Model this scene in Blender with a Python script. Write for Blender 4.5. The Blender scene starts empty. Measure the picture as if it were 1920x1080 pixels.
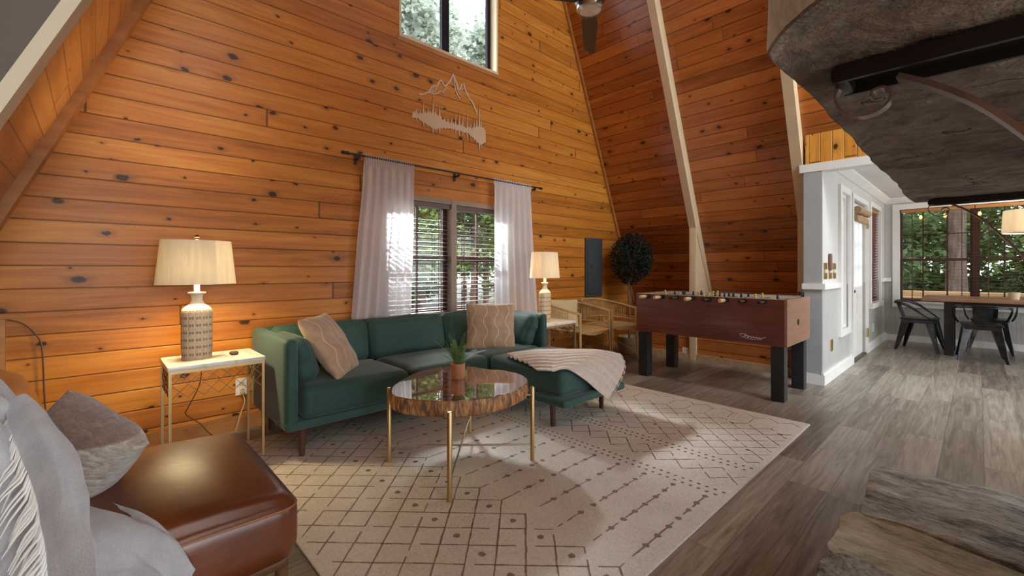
import bpy, bmesh, math, random
from mathutils import Matrix, Vector, noise
from math import sin, cos, pi, radians, floor, sqrt
SC = bpy.context.scene
COL = SC.collection
# ------------------------------------------------------------------ camera
cam = bpy.data.cameras.new('camera'); camo = bpy.data.objects.new('camera', cam); COL.objects.link(camo)
camo.location = (0, 0, 1.13); camo.rotation_euler = (radians(90), 0, radians(-43.4))
cam.sensor_width = 36; cam.lens = 828/1920*36; cam.shift_y = -35.8/1920; cam.clip_start = .02; cam.clip_end = 200
SC.camera = camo
# ------------------------------------------------------------------ world, sun, exposure
SC.view_settings.view_transform = 'Standard'; SC.view_settings.look = 'None'
SC.view_settings.exposure = 0.0; SC.view_settings.gamma = 1.0
try: SC.view_settings.use_curve_mapping = False
except Exception: pass
w = bpy.data.worlds.new('sky'); SC.world = w; w.use_nodes = True
bg = w.node_tree.nodes['Background']; bg.inputs[0].default_value = (.86, .93, 1.0, 1); bg.inputs[1].default_value = 3.6
def light(name, kind, loc, energy, color, rot=(0,0,0), **k):
    l = bpy.data.lights.new(name, kind); l.energy = energy; l.color = color
    for a, v in k.items(): setattr(l, a, v)
    o = bpy.data.objects.new(name, l); o.location = loc; o.rotation_euler = rot; COL.objects.link(o); return o
light('sun', 'SUN', (0,0,20), 4.5, (1,.95,.86), (radians(38), 0, radians(20)), angle=radians(6))
def aim(o, t):
    o.rotation_euler = (Vector(t)-o.location).to_track_quat('-Z', 'Y').to_euler()
# daylight falling in through the lower gable window (lamp stands outdoors)
l = light('window_daylight', 'SPOT', (2.95, 4.95, 2.62), 3000, (.95,.98,1.0), shadow_soft_size=.22, spot_size=radians(60), spot_blend=.6); aim(l, (1.9,1.9,.2))
l = light('sky_daylight', 'AREA', (2.6,5.5,3.1), 420, (.93,.97,1.0), shape='RECTANGLE', size=2.4, size_y=1.1); aim(l, (2.6,3.6,1.25))
# added fill lamps above and behind the camera, no window modelled
l = light('rear_fill', 'AREA', (2.3,-2.6,5.6), 560, (.90,.97,1.0), shape='RECTANGLE', size=2.6, size_y=2.6); aim(l, (2.2,1.6,0))
l = light('rear_fill_left', 'AREA', (-.1,-4.2,1.7), 140, (.90,.97,1.0), shape='RECTANGLE', size=1.2, size_y=1.8); aim(l, (2.2,1,.2))
# added fill lamp for the dining room, out of the frame on the right
l = light('dining_fill', 'AREA', (7.2,-4.0,1.45), 60, (.97,.99,1.0), shape='RECTANGLE', size=3.2, size_y=1.4); aim(l, (7.0,1,1.0))
# ------------------------------------------------------------------ node helpers
def mat_new(name):
    m = bpy.data.materials.new(name); m.use_nodes = True
    nt = m.node_tree; return m, nt, nt.nodes['Principled BSDF'], nt.nodes['Material Output']
class NT:
    def __init__(s, nt): s.nt = nt
    def n(s, t, **k):
        x = s.nt.nodes.new(t)
        for a, v in k.items(): setattr(x, a, v)
        return x
    def put(s, sock, v):
        if isinstance(v, bpy.types.NodeSocket): s.nt.links.new(v, sock)
        elif v is not None:
            if hasattr(sock.default_value, '__len__') and not hasattr(v, '__len__'): v = (v,)*len(sock.default_value)
            if hasattr(v, '__len__') and len(sock.default_value) == 4 and len(v) == 3: v = (*v, 1)
            sock.default_value = v
    def m(s, op, a, b=None, c=None, clamp=False):
        x = s.n('ShaderNodeMath', operation=op); x.use_clamp = clamp
        s.put(x.inputs[0], a)
        if b is not None: s.put(x.inputs[1], b)
        if c is not None: s.put(x.inputs[2], c)
        return x.outputs[0]
    def xyz(s, a, b, c):
        x = s.n('ShaderNodeCombineXYZ'); s.put(x.inputs[0], a); s.put(x.inputs[1], b); s.put(x.inputs[2], c); return x.outputs[0]
    def noise(s, vec, scale=5, detail=3, rough=.55, dist=0):
        x = s.n('ShaderNodeTexNoise'); s.put(x.inputs['Vector'], vec); x.inputs['Scale'].default_value = scale
        x.inputs['Detail'].default_value = detail; x.inputs['Roughness'].default_value = rough; x.inputs['Distortion'].default_value = dist
        return x.outputs[0]
    def ramp(s, fac, stops):
        x = s.n('ShaderNodeValToRGB'); s.put(x.inputs[0], fac); e = x.color_ramp.elements
        while len(e) < len(stops): e.new(.5)
        for i, (p, c) in enumerate(stops): e[i].position = p; e[i].color = (*c, 1)
        return x.outputs[0]
    def mix(s, f, a, b, blend='MIX'):
        x = s.n('ShaderNodeMix', data_type='RGBA', blend_type=blend); s.put(x.inputs[0], f); s.put(x.inputs[6], a); s.put(x.inputs[7], b); return x.outputs[2]
    def sm(s, v, a, b):   # smoothstep a..b -> 0..1
        x = s.n('ShaderNodeMapRange', interpolation_type='SMOOTHSTEP'); s.put(x.inputs[0], v); x.inputs[1].default_value = a; x.inputs[2].default_value = b
        return x.outputs[0]
    def pos(s): return s.n('ShaderNodeNewGeometry').outputs['Position']
    def obj(s): return s.n('ShaderNodeTexCoord').outputs['Object']
    def sep(s, v):
        x = s.n('ShaderNodeSeparateXYZ'); s.put(x.inputs[0], v); return x.outputs
    def bump(s, h, strength=.3, dist=.01, normal=None):
        x = s.n('ShaderNodeBump'); s.put(x.inputs['Height'], h); x.inputs['Strength'].default_value = strength; x.inputs['Distance'].default_value = dist
        if normal is not None: s.put(x.inputs['Normal'], normal)
        return x.outputs[0]
def simple(name, col, rough=.5, metal=0, var=.12, vscale=6, bumps=0, bscale=60, bdist=.002, coat=0, spec=.5, sheen=0, stretch=(1,1,1), col2=None, detail=4, world=False):
    """plain material with a procedural noise variation and bump"""
    m, nt, b, out = mat_new(name); N = NT(nt)
    v = N.pos() if world else N.obj()
    mp = N.n('ShaderNodeVectorMath', operation='MULTIPLY'); N.put(mp.inputs[0], v); mp.inputs[1].default_value = stretch; v = mp.outputs[0]
    f = N.noise(v, vscale, detail)
    c2 = col2 if col2 else tuple(c*(1-var) for c in col); c1 = col if col2 else tuple(min(1, c*(1+var)) for c in col)
    N.put(b.inputs['Base Color'], N.ramp(f, [(.3, c2), (.7, c1)]))
    b.inputs['Roughness'].default_value = rough; b.inputs['Metallic'].default_value = metal
    b.inputs['Specular IOR Level'].default_value = spec
    if coat: b.inputs['Coat Weight'].default_value = coat; b.inputs['Coat Roughness'].default_value = .3 if coat == .4 else .12
    if sheen: b.inputs['Sheen Weight'].default_value = sheen; b.inputs['Sheen Roughness'].default_value = .4
    if bumps: N.put(b.inputs['Normal'], N.bump(N.noise(v, bscale, 3), bumps, bdist))
    return m
def emissive(name, col, strength):
    m, nt, b, out = mat_new(name); N = NT(nt)
    f = N.noise(N.obj(), 3, 1)
    N.put(b.inputs['Base Color'], N.ramp(f, [(0, col), (1, tuple(c*.95 for c in col))]))
    N.put(b.inputs['Emission Color'], (*col, 1)); b.inputs['Emission Strength'].default_value = strength
    return m
def planks(name, ua, va, pitch, off=0, vs=1.0, tones=((.155,.050,.012),(.42,.17,.045),(.62,.30,.085)), rough=.32, knots=1.0, coat=.25, spec=.5, seg=5.5, seam=.05, stretch=1.0, gapw=.028, tonev=.24):
    """varnished knotty pine boards: ua = axis the boards run along, va = axis they are stacked on"""
    m, nt, b, out = mat_new(name); N = NT(nt); P = N.sep(N.pos())
    u = P[ua]; v = N.m('MULTIPLY_ADD', P[va], vs, -off)
    q = N.m('DIVIDE', v, pitch); idx = N.m('FLOOR', q); fr = N.m('SUBTRACT', q, idx)
    def wn(a, bb):
        x = N.n('ShaderNodeTexWhiteNoise', noise_dimensions='2D'); N.put(x.inputs['Vector'], N.xyz(a, bb, 0)); return x.outputs['Value']
    r0 = wn(idx, 3.3)
    us = N.m('DIVIDE', N.m('ADD', u, N.m('MULTIPLY', r0, 9.0)), seg); ui = N.m('FLOOR', us); uf = N.m('SUBTRACT', us, ui)
    r1 = wn(idx, ui)
    # knots
    kv = N.xyz(N.m('ADD', N.m('DIVIDE', u, .25), N.m('MULTIPLY', r1, 31)), N.m('DIVIDE', v, .155), 0)
    vo = N.n('ShaderNodeTexVoronoi', voronoi_dimensions='2D', feature='F1'); N.put(vo.inputs['Vector'], kv); vo.inputs['Scale'].default_value = 1
    cc = N.sep(vo.outputs['Color']); wob = N.noise(N.xyz(N.m('MULTIPLY', u, 38), N.m('MULTIPLY', v, 38), 0), 1, 3)
    size = N.m('MULTIPLY_ADD', N.m('POWER', cc[1], 2.5), .10, .032)
    on = N.m('GREATER_THAN', cc[0], 1-.52*knots)
    d = N.m('DIVIDE', N.m('ADD', vo.outputs['Distance'], N.m('MULTIPLY', N.m('SUBTRACT', wob, .5), .15)), size)
    kn = N.m('MULTIPLY', N.sm(d, 1.25, .7), on)
    halo = N.m('MULTIPLY', N.sm(d, 3.4, .8), on)
    # grain
    gv = N.xyz(N.m('ADD', N.m('MULTIPLY', u, 1.5), N.m('MULTIPLY', r1, 47)), N.m('MULTIPLY', N.m('ADD', v, N.m('MULTIPLY', halo, .016)), 24*stretch), N.m('MULTIPLY', r1, 19))
    g1 = N.noise(gv, 1.0, 4, .6, .9)
    g2 = N.noise(N.xyz(N.m('MULTIPLY', u, 1.1), N.m('MULTIPLY', v, 5), r1), 1.3, 3)
    t = N.m('ADD', N.m('MULTIPLY', g1, .74), N.m('ADD', N.m('MULTIPLY_ADD', r1, tonev, .08-tonev/2), N.m('MULTIPLY', g2, .25)))
    c = N.ramp(t, [(.25, tones[0]), (.58, tones[1]), (.92, tones[2])])
    c = N.mix(N.m('MULTIPLY', halo, .45), c, tones[0])
    c = N.mix(N.m('MULTIPLY', kn, .93), c, (.020, .006, .002))
    e = N.m('MINIMUM', fr, N.m('SUBTRACT', 1, fr))
    groove = N.sm(e, seam, .012)
    ej = N.m('MINIMUM', uf, N.m('SUBTRACT', 1, uf)); endj = N.m('LESS_THAN', ej, .0012)
    gap = N.m('MAXIMUM', N.sm(e, gapw, gapw*.45), endj)
    c = N.mix(N.m('MULTIPLY', gap, .78), c, (.05, .016, .006))
    N.put(b.inputs['Base Color'], c)
    b.inputs['Roughness'].default_value = rough
    b.inputs['Specular IOR Level'].default_value = spec
    b.inputs['Coat Weight'].default_value = coat; b.inputs['Coat Roughness'].default_value = .22
    h = N.m('SUBTRACT', N.m('MULTIPLY', g1, .06), groove)
    N.put(b.inputs['Normal'], N.bump(h, .55, .006))
    return m
# ------------------------------------------------------------------ mesh helpers
def frame(t, up=Vector((0,0,1))):
    t = t.normalized()
    if abs(t.dot(up)) > .98: up = Vector((0,1,0))
    a = up.cross(t).normalized(); return a, t.cross(a)
class MB:
    def __init__(s): s.v = []; s.f = []; s.mi = []; s.flat = set()
    def add(s, V, F, mi=0, T=None, flat=False):
        k = len(s.v)
        for p in V:
            p = Vector(p); s.v.append(T @ p if T else p)
        for f in F:
            if flat: s.flat.add(len(s.f))
            s.f.append(tuple(k+i for i in f)); s.mi.append(mi)
        return s
    def box(s, x0, x1, y0, y1, z0, z1, mi=0, T=None):
        if x0 > x1: x0, x1 = x1, x0
        if y0 > y1: y0, y1 = y1, y0
        if z0 > z1: z0, z1 = z1, z0
        s.nb = (getattr(s, 'nb', 0)+1) % 9; e = 9e-5*s.nb
        V = [(x,y,z) for x in (x0-e,x1+e) for y in (y0-e,y1+e) for z in (z0-e,z1+e)]
        return s.add(V, [(0,1,3,2),(4,6,7,5),(0,4,5,1),(2,3,7,6),(0,2,6,4),(1,5,7,3)], mi, T, True)
    def bar(s, a, b, w, h, mi=0, up=Vector((0,0,1)), T=None):
        a, b = Vector(a), Vector(b); r, u = frame(b-a, up); r *= w/2; u *= h/2
        V = [p+sr*r+su*u for p in (a,b) for sr, su in ((-1,-1),(1,-1),(1,1),(-1,1))]
        return s.add(V, [(3,2,1,0),(4,5,6,7),(0,1,5,4),(1,2,6,5),(2,3,7,6),(3,0,4,7)], mi, T, True)
    def prism(s, poly, axis, a, b, mi=0, T=None):
        """2d poly in the two remaining axes extruded along axis from a to b"""
        def P(p, t):
            return {0:(t,p[0],p[1]), 1:(p[0],t,p[1]), 2:(p[0],p[1],t)}[axis]
        n = len(poly); ar = sum(poly[i][0]*poly[(i+1)%n][1]-poly[(i+1)%n][0]*poly[i][1] for i in range(n))
        if (ar < 0): poly = poly[::-1]
        if a > b: a, b = b, a
        V = [P(p,a) for p in poly]+[P(p,b) for p in poly]
        F = [tuple(range(n-1,-1,-1)), tuple(range(n,2*n))]+[(i,(i+1)%n,n+(i+1)%n,n+i) for i in range(n)]
        if axis == 1: F = [f[::-1] for f in F]
        return s.add(V, F, mi, T, True)
    def tube(s, pts, r, n=8, closed=False, mi=0, T=None, prof=None, cap=True, up=Vector((0,0,1))):
        pts = [Vector(p) for p in pts]; N = len(pts)
        R = r if hasattr(r, '__len__') else [r]*N
        V = []; prev = None
        for i, p in enumerate(pts):
            if closed: t = pts[(i+1)%N]-pts[i-1]
            else: t = pts[min(i+1,N-1)]-pts[max(i-1,0)]
            t = t.normalized() if t.length > 1e-9 else Vector((0,0,1))
            if prev is None: a, b = frame(t, up)
            else:
                a = (prev - t*prev.dot(t)); a = a.normalized() if a.length > 1e-6 else frame(t)[0]; b = t.cross(a)
            prev = a
            if prof: V += [p+a*x*R[i]+b*y*R[i] for x, y in prof]
            else: V += [p+(a*cos(2*pi*k/n)+b*sin(2*pi*k/n))*R[i] for k in range(n)]
        m = len(prof) if prof else n; F = []
        for i in range(N if closed else N-1):
            for k in range(m):
                j = (i+1) % N; F.append((i*m+k, i*m+(k+1)%m, j*m+(k+1)%m, j*m+k))
        if cap and not closed: F += [tuple(range(m-1,-1,-1)), tuple((N-1)*m+k for k in range(m))]
        return s.add(V, F, mi, T)
    def lathe(s, prof, n=24, c=(0,0,0), sx=1, sy=1, mi=0, T=None, sq=0):
        V = []
        for r, z in prof:
            for k in range(n):
                a = 2*pi*k/n; q = 1.0
                if sq: q = (abs(cos(a))**sq+abs(sin(a))**sq)**(-1/sq)
                V.append((c[0]+r*q*cos(a)*sx, c[1]+r*q*sin(a)*sy, c[2]+z))
        F = [(i*n+k, i*n+(k+1)%n, (i+1)*n+(k+1)%n, (i+1)*n+k) for i in range(len(prof)-1) for k in range(n)]
        if prof[0][0] > 1e-5: F.append(tuple(range(n-1,-1,-1)))
        if prof[-1][0] > 1e-5: F.append(tuple((len(prof)-1)*n+k for k in range(n)))
        return s.add(V, F, mi, T)
    def grid(s, fn, nu, nv, mi=0, T=None, closeu=False):
        V = [fn(i/(nu if closeu else nu-1), j/(nv-1)) for i in range(nu) for j in range(nv)]
        F = [(i*nv+j, ((i+1)%nu)*nv+j, ((i+1)%nu)*nv+j+1, i*nv+j+1) for i in range(nu if closeu else nu-1) for j in range(nv-1)]
        return s.add(V, F, mi, T)
    def sheet(s, fn, nu, nv, th, mi=0, T=None):
        """grid with thickness th along its own normal"""
        P = [[Vector(fn(i/(nu-1), j/(nv-1))) for j in range(nv)] for i in range(nu)]
        A = []; B = []
        for i in range(nu):
            for j in range(nv):
                du = P[min(i+1,nu-1)][j]-P[max(i-1,0)][j]; dv = P[i][min(j+1,nv-1)]-P[i][max(j-1,0)]
                nn = du.cross(dv); nn = nn.normalized() if nn.length > 1e-12 else Vector((0,0,1))
                A.append(P[i][j]+nn*th/2); B.append(P[i][j]-nn*th/2)
        K = nu*nv; F = []
        for i in range(nu-1):
            for j in range(nv-1):
                a, b, c, d = i*nv+j, (i+1)*nv+j, (i+1)*nv+j+1, i*nv+j+1
                F += [(a,b,c,d), (K+d,K+c,K+b,K+a)]
        for i in range(nu-1):
            a, b = i*nv, (i+1)*nv; F.append((K+a,K+b,b,a)); a += nv-1; b += nv-1; F.append((a,b,K+b,K+a))
        for j in range(nv-1):
            a, b = j, j+1; F.append((a,b,K+b,K+a)); a += (nu-1)*nv; b += (nu-1)*nv; F.append((K+a,K+b,b,a))
        return s.add(A+B, F, mi, T)
    def rcube(s, c, size, r=.03, n=8, bulge=(0,0,0), mi=0, T=None, fn=None):
        """rounded box centred at c; bulge puffs the faces; fn(p) may deform (local, centred)"""
        h = Vector(size)/2; r = min(r, *h); V = {}; VL = []; F = []
        def vert(p):
            k = tuple(round(x, 5) for x in p)
            if k not in V:
                V[k] = len(VL); q = Vector(p)
                core = Vector([max(-(h[i]-r), min(h[i]-r, q[i]*h[i])) for i in range(3)])
                d = Vector([q[i]*h[i] for i in range(3)])-core
                o = core+(d.normalized()*r if d.length > 1e-9 else d)
                for i in range(3):
                    j, l = (i+1)%3, (i+2)%3
                    if bulge[i]: o[i] += bulge[i]*q[i]*max(0,1-q[j]**2)**.6*max(0,1-q[l]**2)**.6
                if fn: o = Vector(fn(o))
                VL.append(o+Vector(c))
            return V[k]
        def co(t, i):   # clusters samples towards the edges
            e = min(.45, 1.6*r/h[i]) if h[i] > 0 else .2
            if t < .25: return -1+e*(t/.25)
            if t > .75: return 1-e*((1-t)/.25)
            return (-1+e)+(2-2*e)*(t-.25)/.5
        for ax in range(3):
            j, l = (ax+1)%3, (ax+2)%3
            for sgn in (-1,1):
                for a in range(n):
                    for b in range(n):
                        q = []
                        for (x, y) in ((a,b),(a+1,b),(a+1,b+1),(a,b+1)):
                            p = [0,0,0]; p[ax] = sgn; p[j] = co(x/n, j); p[l] = co(y/n, l); q.append(vert(p))
                        F.append(tuple(q) if sgn > 0 else tuple(q[::-1]))
        return s.add(VL, F, mi, T)
def xf(loc=(0,0,0), rz=0, rx=0, ry=0, sc=1):
    return Matrix.Translation(loc) @ Matrix.Rotation(rz,4,'Z') @ Matrix.Rotation(ry,4,'Y') @ Matrix.Rotation(rx,4,'X') @ Matrix.Scale(sc,4)
def basis(o, ex, ey, ez):
    m = Matrix.Identity(4)
    for i, e in enumerate((ex, ey, ez)):
        for k in range(3): m[k][i] = e[k]
    for k in range(3): m[k][3] = o[k]
    return m
ROOTM = {}
def rootmat(o):
    while o.parent: o = o.parent
    return Matrix.LocRotScale(o.location, o.rotation_euler.to_quaternion(), None)
def build(name, mb, mats, parent=None, world=False, smooth=40, origin=None):
    """link the collected faces as ONE object; world=True: vertices are in world coordinates"""
    if not isinstance(mats, (list, tuple)): mats = [mats]
    me = bpy.data.meshes.new(name); V = mb.v
    if parent is not None and world:
        inv = rootmat(parent).inverted(); V = [inv @ v for v in V]
    if parent is None and origin is None:
        lo = [min(v[i] for v in V) for i in range(3)]; hi = [max(v[i] for v in V) for i in range(3)]
        origin = ((lo[0]+hi[0])/2, (lo[1]+hi[1])/2, lo[2])
    if parent is None: o0 = Vector(origin); V = [v-o0 for v in V]
    me.from_pydata([tuple(v) for v in V], [], mb.f)
    for m in mats: me.materials.append(m)
    me.polygons.foreach_set('material_index', mb.mi)
    if smooth:
        me.polygons.foreach_set('use_smooth', [i not in mb.flat for i in range(len(mb.f))])
        me.update()
        try: me.set_sharp_from_angle(angle=radians(smooth))
        except Exception: pass
    me.update(); me.validate()
    o = bpy.data.objects.new(name, me); COL.objects.link(o)
    if parent is not None: o.parent = parent
    else: o.location = origin
    return o
def tag(o, label=None, cat=None, group=None, kind=None):
    if label: o['label'] = label
    if cat: o['category'] = cat
    if group: o['group'] = group
    if kind: o['kind'] = kind
    return o
def thing(name, label, cat, loc=(0,0,0), rz=0, group=None, kind=None):
    o = bpy.data.objects.new(name, None); COL.objects.link(o); o.empty_display_size = .1
    o.location = loc; o.rotation_euler = (0,0,rz); return tag(o, label, cat, group, kind)
def struct(name, mb, m, label=None, cat=None, smooth=40):
    return tag(build(name, mb, m, smooth=smooth), label, cat, None, 'structure')
def dup(root, loc, rz, label, name=None, group=None):
    r = root.copy(); COL.objects.link(r); r.location = loc; r.rotation_euler = (0,0,rz)
    if name: r.name = name
    r['label'] = label
    if group: r['group'] = group
    for ch in list(root.children):
        c = ch.copy(); COL.objects.link(c); c.parent = r
        for g in list(ch.children):
            d = g.copy(); COL.objects.link(d); d.parent = c
    return r
def smoothpath(P, n=8, closed=False):
    P = [Vector(p) for p in P]; out = []; N = len(P)
    for i in range(N if closed else N-1):
        a = P[(i-1)%N] if closed or i else P[0]*2-P[1]; b = P[i]; c = P[(i+1)%N]
        d = P[(i+2)%N] if closed or i+2 < N else P[-1]*2-P[-2]
        for k in range(n):
            t = k/n; out.append(.5*((2*b)+(c-a)*t+(2*a-5*b+4*c-d)*t*t+(3*b-a-3*c+d)*t**3))
    if not closed: out.append(P[-1])
    return out
def ctrl(G):
    """smooth surface through a control net G[i][j] of points"""
    nu, nv = len(G), len(G[0])
    def cr(p, t):
        n = len(p)-1; x = min(max(t,0),1)*n; i = min(int(x), n-1); t = x-i
        a = p[i-1] if i else p[0]*2-p[1]; b = p[i]; c = p[i+1]; d = p[i+2] if i+2 <= n else p[n]*2-p[n-1]
        return .5*((2*b)+(c-a)*t+(2*a-5*b+4*c-d)*t*t+(3*b-a-3*c+d)*t**3)
    GV = [[Vector(p) for p in r] for r in G]
    return lambda u, v: cr([cr(r, v) for r in GV], u)
def nz(p, s=1.0, seed=0): return noise.noise(Vector(p)*s+Vector((seed*7.3, seed*3.1, seed*1.7)))
def cushion(mb, w, h, t, T, mi=0, n=22, wr=.006, seed=0, corner=.10, fn=None):
    """knife-edge cushion, w x h in local XZ, thickness t along Y"""
    def side(sg):
        def f(u, v):
            a, b = 2*u-1, 2*v-1
            x = a*w/2*(1-corner*(1-a*a)*0-corner*(1-abs(b))**1.0*abs(a)**3*.5)
            z = b*h/2*(1-corner*(1-abs(a))**1.0*abs(b)**3*.5)
            k = (max(0,1-a**2)**.5)*(max(0,1-b**2)**.5)
            y = sg*t/2*k**.8
            e = min(1, 6*k)
            y += wr*e*nz((x*9,y*5,z*9), 1.0, seed)*1.6
            x += wr*.5*nz((z*14, x*6, 1), 1, seed+2)*abs(a)**2; z += wr*.5*nz((x*14, z*6, 4), 1, seed+3)*abs(b)**2
            p = (x,y,z)
            return fn(p) if fn else p
        return f
    def co(t): return .5-.5*cos(pi*t)
    A = side(-1); B = side(1)
    mb.grid(lambda u, v: A(co(u), co(v)), n, n, mi, T)
    mb.grid(lambda u, v: B(1-co(u), co(v)), n, n, mi, T)
    return mb
# ------------------------------------------------------------------ materials
G = 3.585; SL = 2.355; XR = 6.2; XL = -.98; APX = (XR+XL)/2; APZ = (XR-XL)/2*SL; SLL = sqrt(1+1/SL**2)
M = {}
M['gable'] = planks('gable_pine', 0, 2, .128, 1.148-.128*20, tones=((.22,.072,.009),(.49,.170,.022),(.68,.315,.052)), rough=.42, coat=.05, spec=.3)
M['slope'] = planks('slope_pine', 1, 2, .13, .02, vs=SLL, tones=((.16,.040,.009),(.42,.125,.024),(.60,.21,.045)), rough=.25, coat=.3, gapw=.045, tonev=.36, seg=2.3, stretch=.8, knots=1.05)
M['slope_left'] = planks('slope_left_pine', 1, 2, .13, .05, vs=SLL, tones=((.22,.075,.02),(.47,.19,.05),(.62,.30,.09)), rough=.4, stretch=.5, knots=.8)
M['loft'] = planks('loft_pine', 2, 1, .095, .02, tones=((.35,.12,.015),(.60,.26,.035),(.72,.36,.07)), rough=.4, knots=.6)
M['pine_trim'] = simple('pine_trim', (.46,.21,.055), .38, var=.25, vscale=2.2, stretch=(1,1,8), bumps=.1, col2=(.33,.125,.03))
M['rafter'] = simple('painted_rafter', (.66,.51,.32), .5, var=.06, vscale=5, bumps=.15, bscale=40)
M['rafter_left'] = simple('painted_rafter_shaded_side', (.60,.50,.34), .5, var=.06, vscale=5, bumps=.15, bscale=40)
def floor_mat():
    m, nt, b, out = mat_new('vinyl_plank_floor'); N = NT(nt); P = N.sep(N.pos())
    u, v = P[0], P[1]; q = N.m('DIVIDE', N.m('ADD', v, 20), .18); idx = N.m('FLOOR', q); fr = N.m('SUBTRACT', q, idx)
    x = N.n('ShaderNodeTexWhiteNoise', noise_dimensions='1D'); N.put(x.inputs['W'], idx)
    us = N.m('DIVIDE', N.m('ADD', u, N.m('MULTIPLY', x.outputs[0], 7)), 1.22); ui = N.m('FLOOR', us); uf = N.m('SUBTRACT', us, ui)
    y = N.n('ShaderNodeTexWhiteNoise', noise_dimensions='2D'); N.put(y.inputs['Vector'], N.xyz(idx, ui, 0)); r = y.outputs[0]
    g = N.noise(N.xyz(N.m('ADD', N.m('MULTIPLY', u, 1.8), N.m('MULTIPLY', r, 33)), N.m('MULTIPLY', v, 26), r), 1, 5, .65, 1.2)
    g2 = N.noise(N.xyz(N.m('MULTIPLY', u, 9), N.m('MULTIPLY', v, 120), r), 1, 3)
    t = N.m('ADD', N.m('MULTIPLY', g, .75), N.m('ADD', N.m('MULTIPLY', r, .22), N.m('MULTIPLY', g2, .12)))
    c = N.ramp(t, [(.38, (.125,.102,.08)), (.54, (.245,.21,.17)), (.74, (.42,.375,.31))])
    e = N.m('MINIMUM', fr, N.m('SUBTRACT', 1, fr)); ej = N.m('MINIMUM', uf, N.m('SUBTRACT', 1, uf))
    gap = N.m('MAXIMUM', N.m('LESS_THAN', e, .008), N.m('LESS_THAN', ej, .0012))
    N.put(b.inputs['Base Color'], N.mix(N.m('MULTIPLY', gap, .6), c, (.05,.035,.025)))
    b.inputs['Roughness'].default_value = .33
    N.put(b.inputs['Normal'], N.bump(N.m('SUBTRACT', N.m('MULTIPLY', g2, .25), gap), .10, .001))
    return m
M['floor'] = floor_mat()
M['white'] = simple('white_trim_paint', (.74,.73,.70), .35, var=.03)
M['wallpaint'] = simple('pale_grey_wall_paint', (.53,.525,.505), .6, var=.03, bumps=.05, bscale=120)
def bead(name, ax, col=(.40,.395,.37)):
    m, nt, b, out = mat_new(name); N = NT(nt); P = N.sep(N.pos())
    q = N.m('FRACT', N.m('DIVIDE', N.m('ADD', P[ax], 30), .042)); e = N.m('MINIMUM', q, N.m('SUBTRACT', 1, q))
    gr = N.sm(e, .13, .03); f = N.noise(N.pos(), 4, 2)
    c = N.ramp(f, [(.3, tuple(x*.93 for x in col)), (.7, tuple(x*1.07 for x in col))])
    N.put(b.inputs['Base Color'], N.mix(N.m('MULTIPLY', gr, .25), c, tuple(x*.5 for x in col)))
    b.inputs['Roughness'].default_value = .45
    N.put(b.inputs['Normal'], N.bump(N.m('SUBTRACT', 1, gr), .4, .003)); return m
M['bead_x'] = bead('beadboard_along_x', 0); M['bead_y'] = bead('beadboard_along_y', 1)
M['ceil'] = simple('ceiling_paint', (.72,.71,.69), .7, var=.02)
def glass_mat(name, tint=(1,1,1), refl=1.0):
    m, nt, b, out = mat_new(name); N = NT(nt)
    tr = N.n('ShaderNodeBsdfTransparent'); tr.inputs[0].default_value = (*tint,1)
    gl = N.n('ShaderNodeBsdfGlossy'); gl.inputs['Roughness'].default_value = .02
    fr = N.n('ShaderNodeFresnel'); fr.inputs[0].default_value = 1.45
    f = N.m('ADD', N.m('MULTIPLY', N.m('MULTIPLY', fr.outputs[0], refl), N.m('SUBTRACT', 1, N.n('ShaderNodeNewGeometry').outputs['Backfacing'])), N.m('MULTIPLY', N.noise(N.obj(), 2, 1), .01))
    mx = N.n('ShaderNodeMixShader'); N.put(mx.inputs[0], f); nt.links.new(tr.outputs[0], mx.inputs[1]); nt.links.new(gl.outputs[0], mx.inputs[2])
    nt.links.new(mx.outputs[0], out.inputs[0]); return m
M['glass'] = glass_mat('window_glass')
M['dark_frame'] = simple('dark_bronze_window_frame', (.012,.009,.014), .55, var=.2, spec=.15)
M['brown_frame'] = simple('dark_brown_window_frame', (.055,.018,.010), .4, var=.3, vscale=20)
M['sill_wood'] = simple('pale_painted_jamb', (.70,.58,.38), .45, var=.06)
M['mull'] = simple('taupe_mullion_paint', (.26,.19,.13), .45, var=.1)
M['baseboard_pale'] = simple('pale_pine_baseboard', (.50,.33,.19), .4, var=.15, stretch=(1,8,8), vscale=2)
# ------------------------------------------------------------------ the room shell
mb = MB().box(-1.6, 9.5, -5.2, 3.75, -.12, 0); struct('floor', mb, M['floor'], 'grey brown wood plank floor running through both rooms', 'floor')
top = lambda x: min((x-XL)*SL, (XR-x)*SL)
def gablepiece(mb, x0, x1, z0, z1=None):
    if z1 is not None: mb.prism([(x0,z0),(x1,z0),(x1,z1),(x0,z1)], 1, G, G+.14); return
    poly = [(x0,z0),(x1,z0)]
    if top(x1) > z0: poly.append((x1, top(x1)))
    if x0 < APX < x1: poly.append((APX, APZ))
    if top(x0) > z0+1e-6: poly.append((x0, top(x0)))
    mb.prism(poly, 1, G, G+.14)
W1 = (1.84, 3.34, .64, 1.81); W2 = (1.99, 3.175, 3.24, 4.75)
mb = MB()
gablepiece(mb, XL, W1[0], 0); gablepiece(mb, W1[1], XR, 0)
gablepiece(mb, W1[0], W1[1], 0, W1[2]); gablepiece(mb, W1[0], W1[1], W1[3], W2[2])
gablepiece(mb, W1[0], W2[0], W2[2]); gablepiece(mb, W2[1], W1[1], W2[2]); gablepiece(mb, W2[0], W2[1], W2[3])
struct('wall_back', mb, M['gable'], 'gable wall of horizontal knotty pine boards', 'wall')
th = .14*SLL
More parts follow.
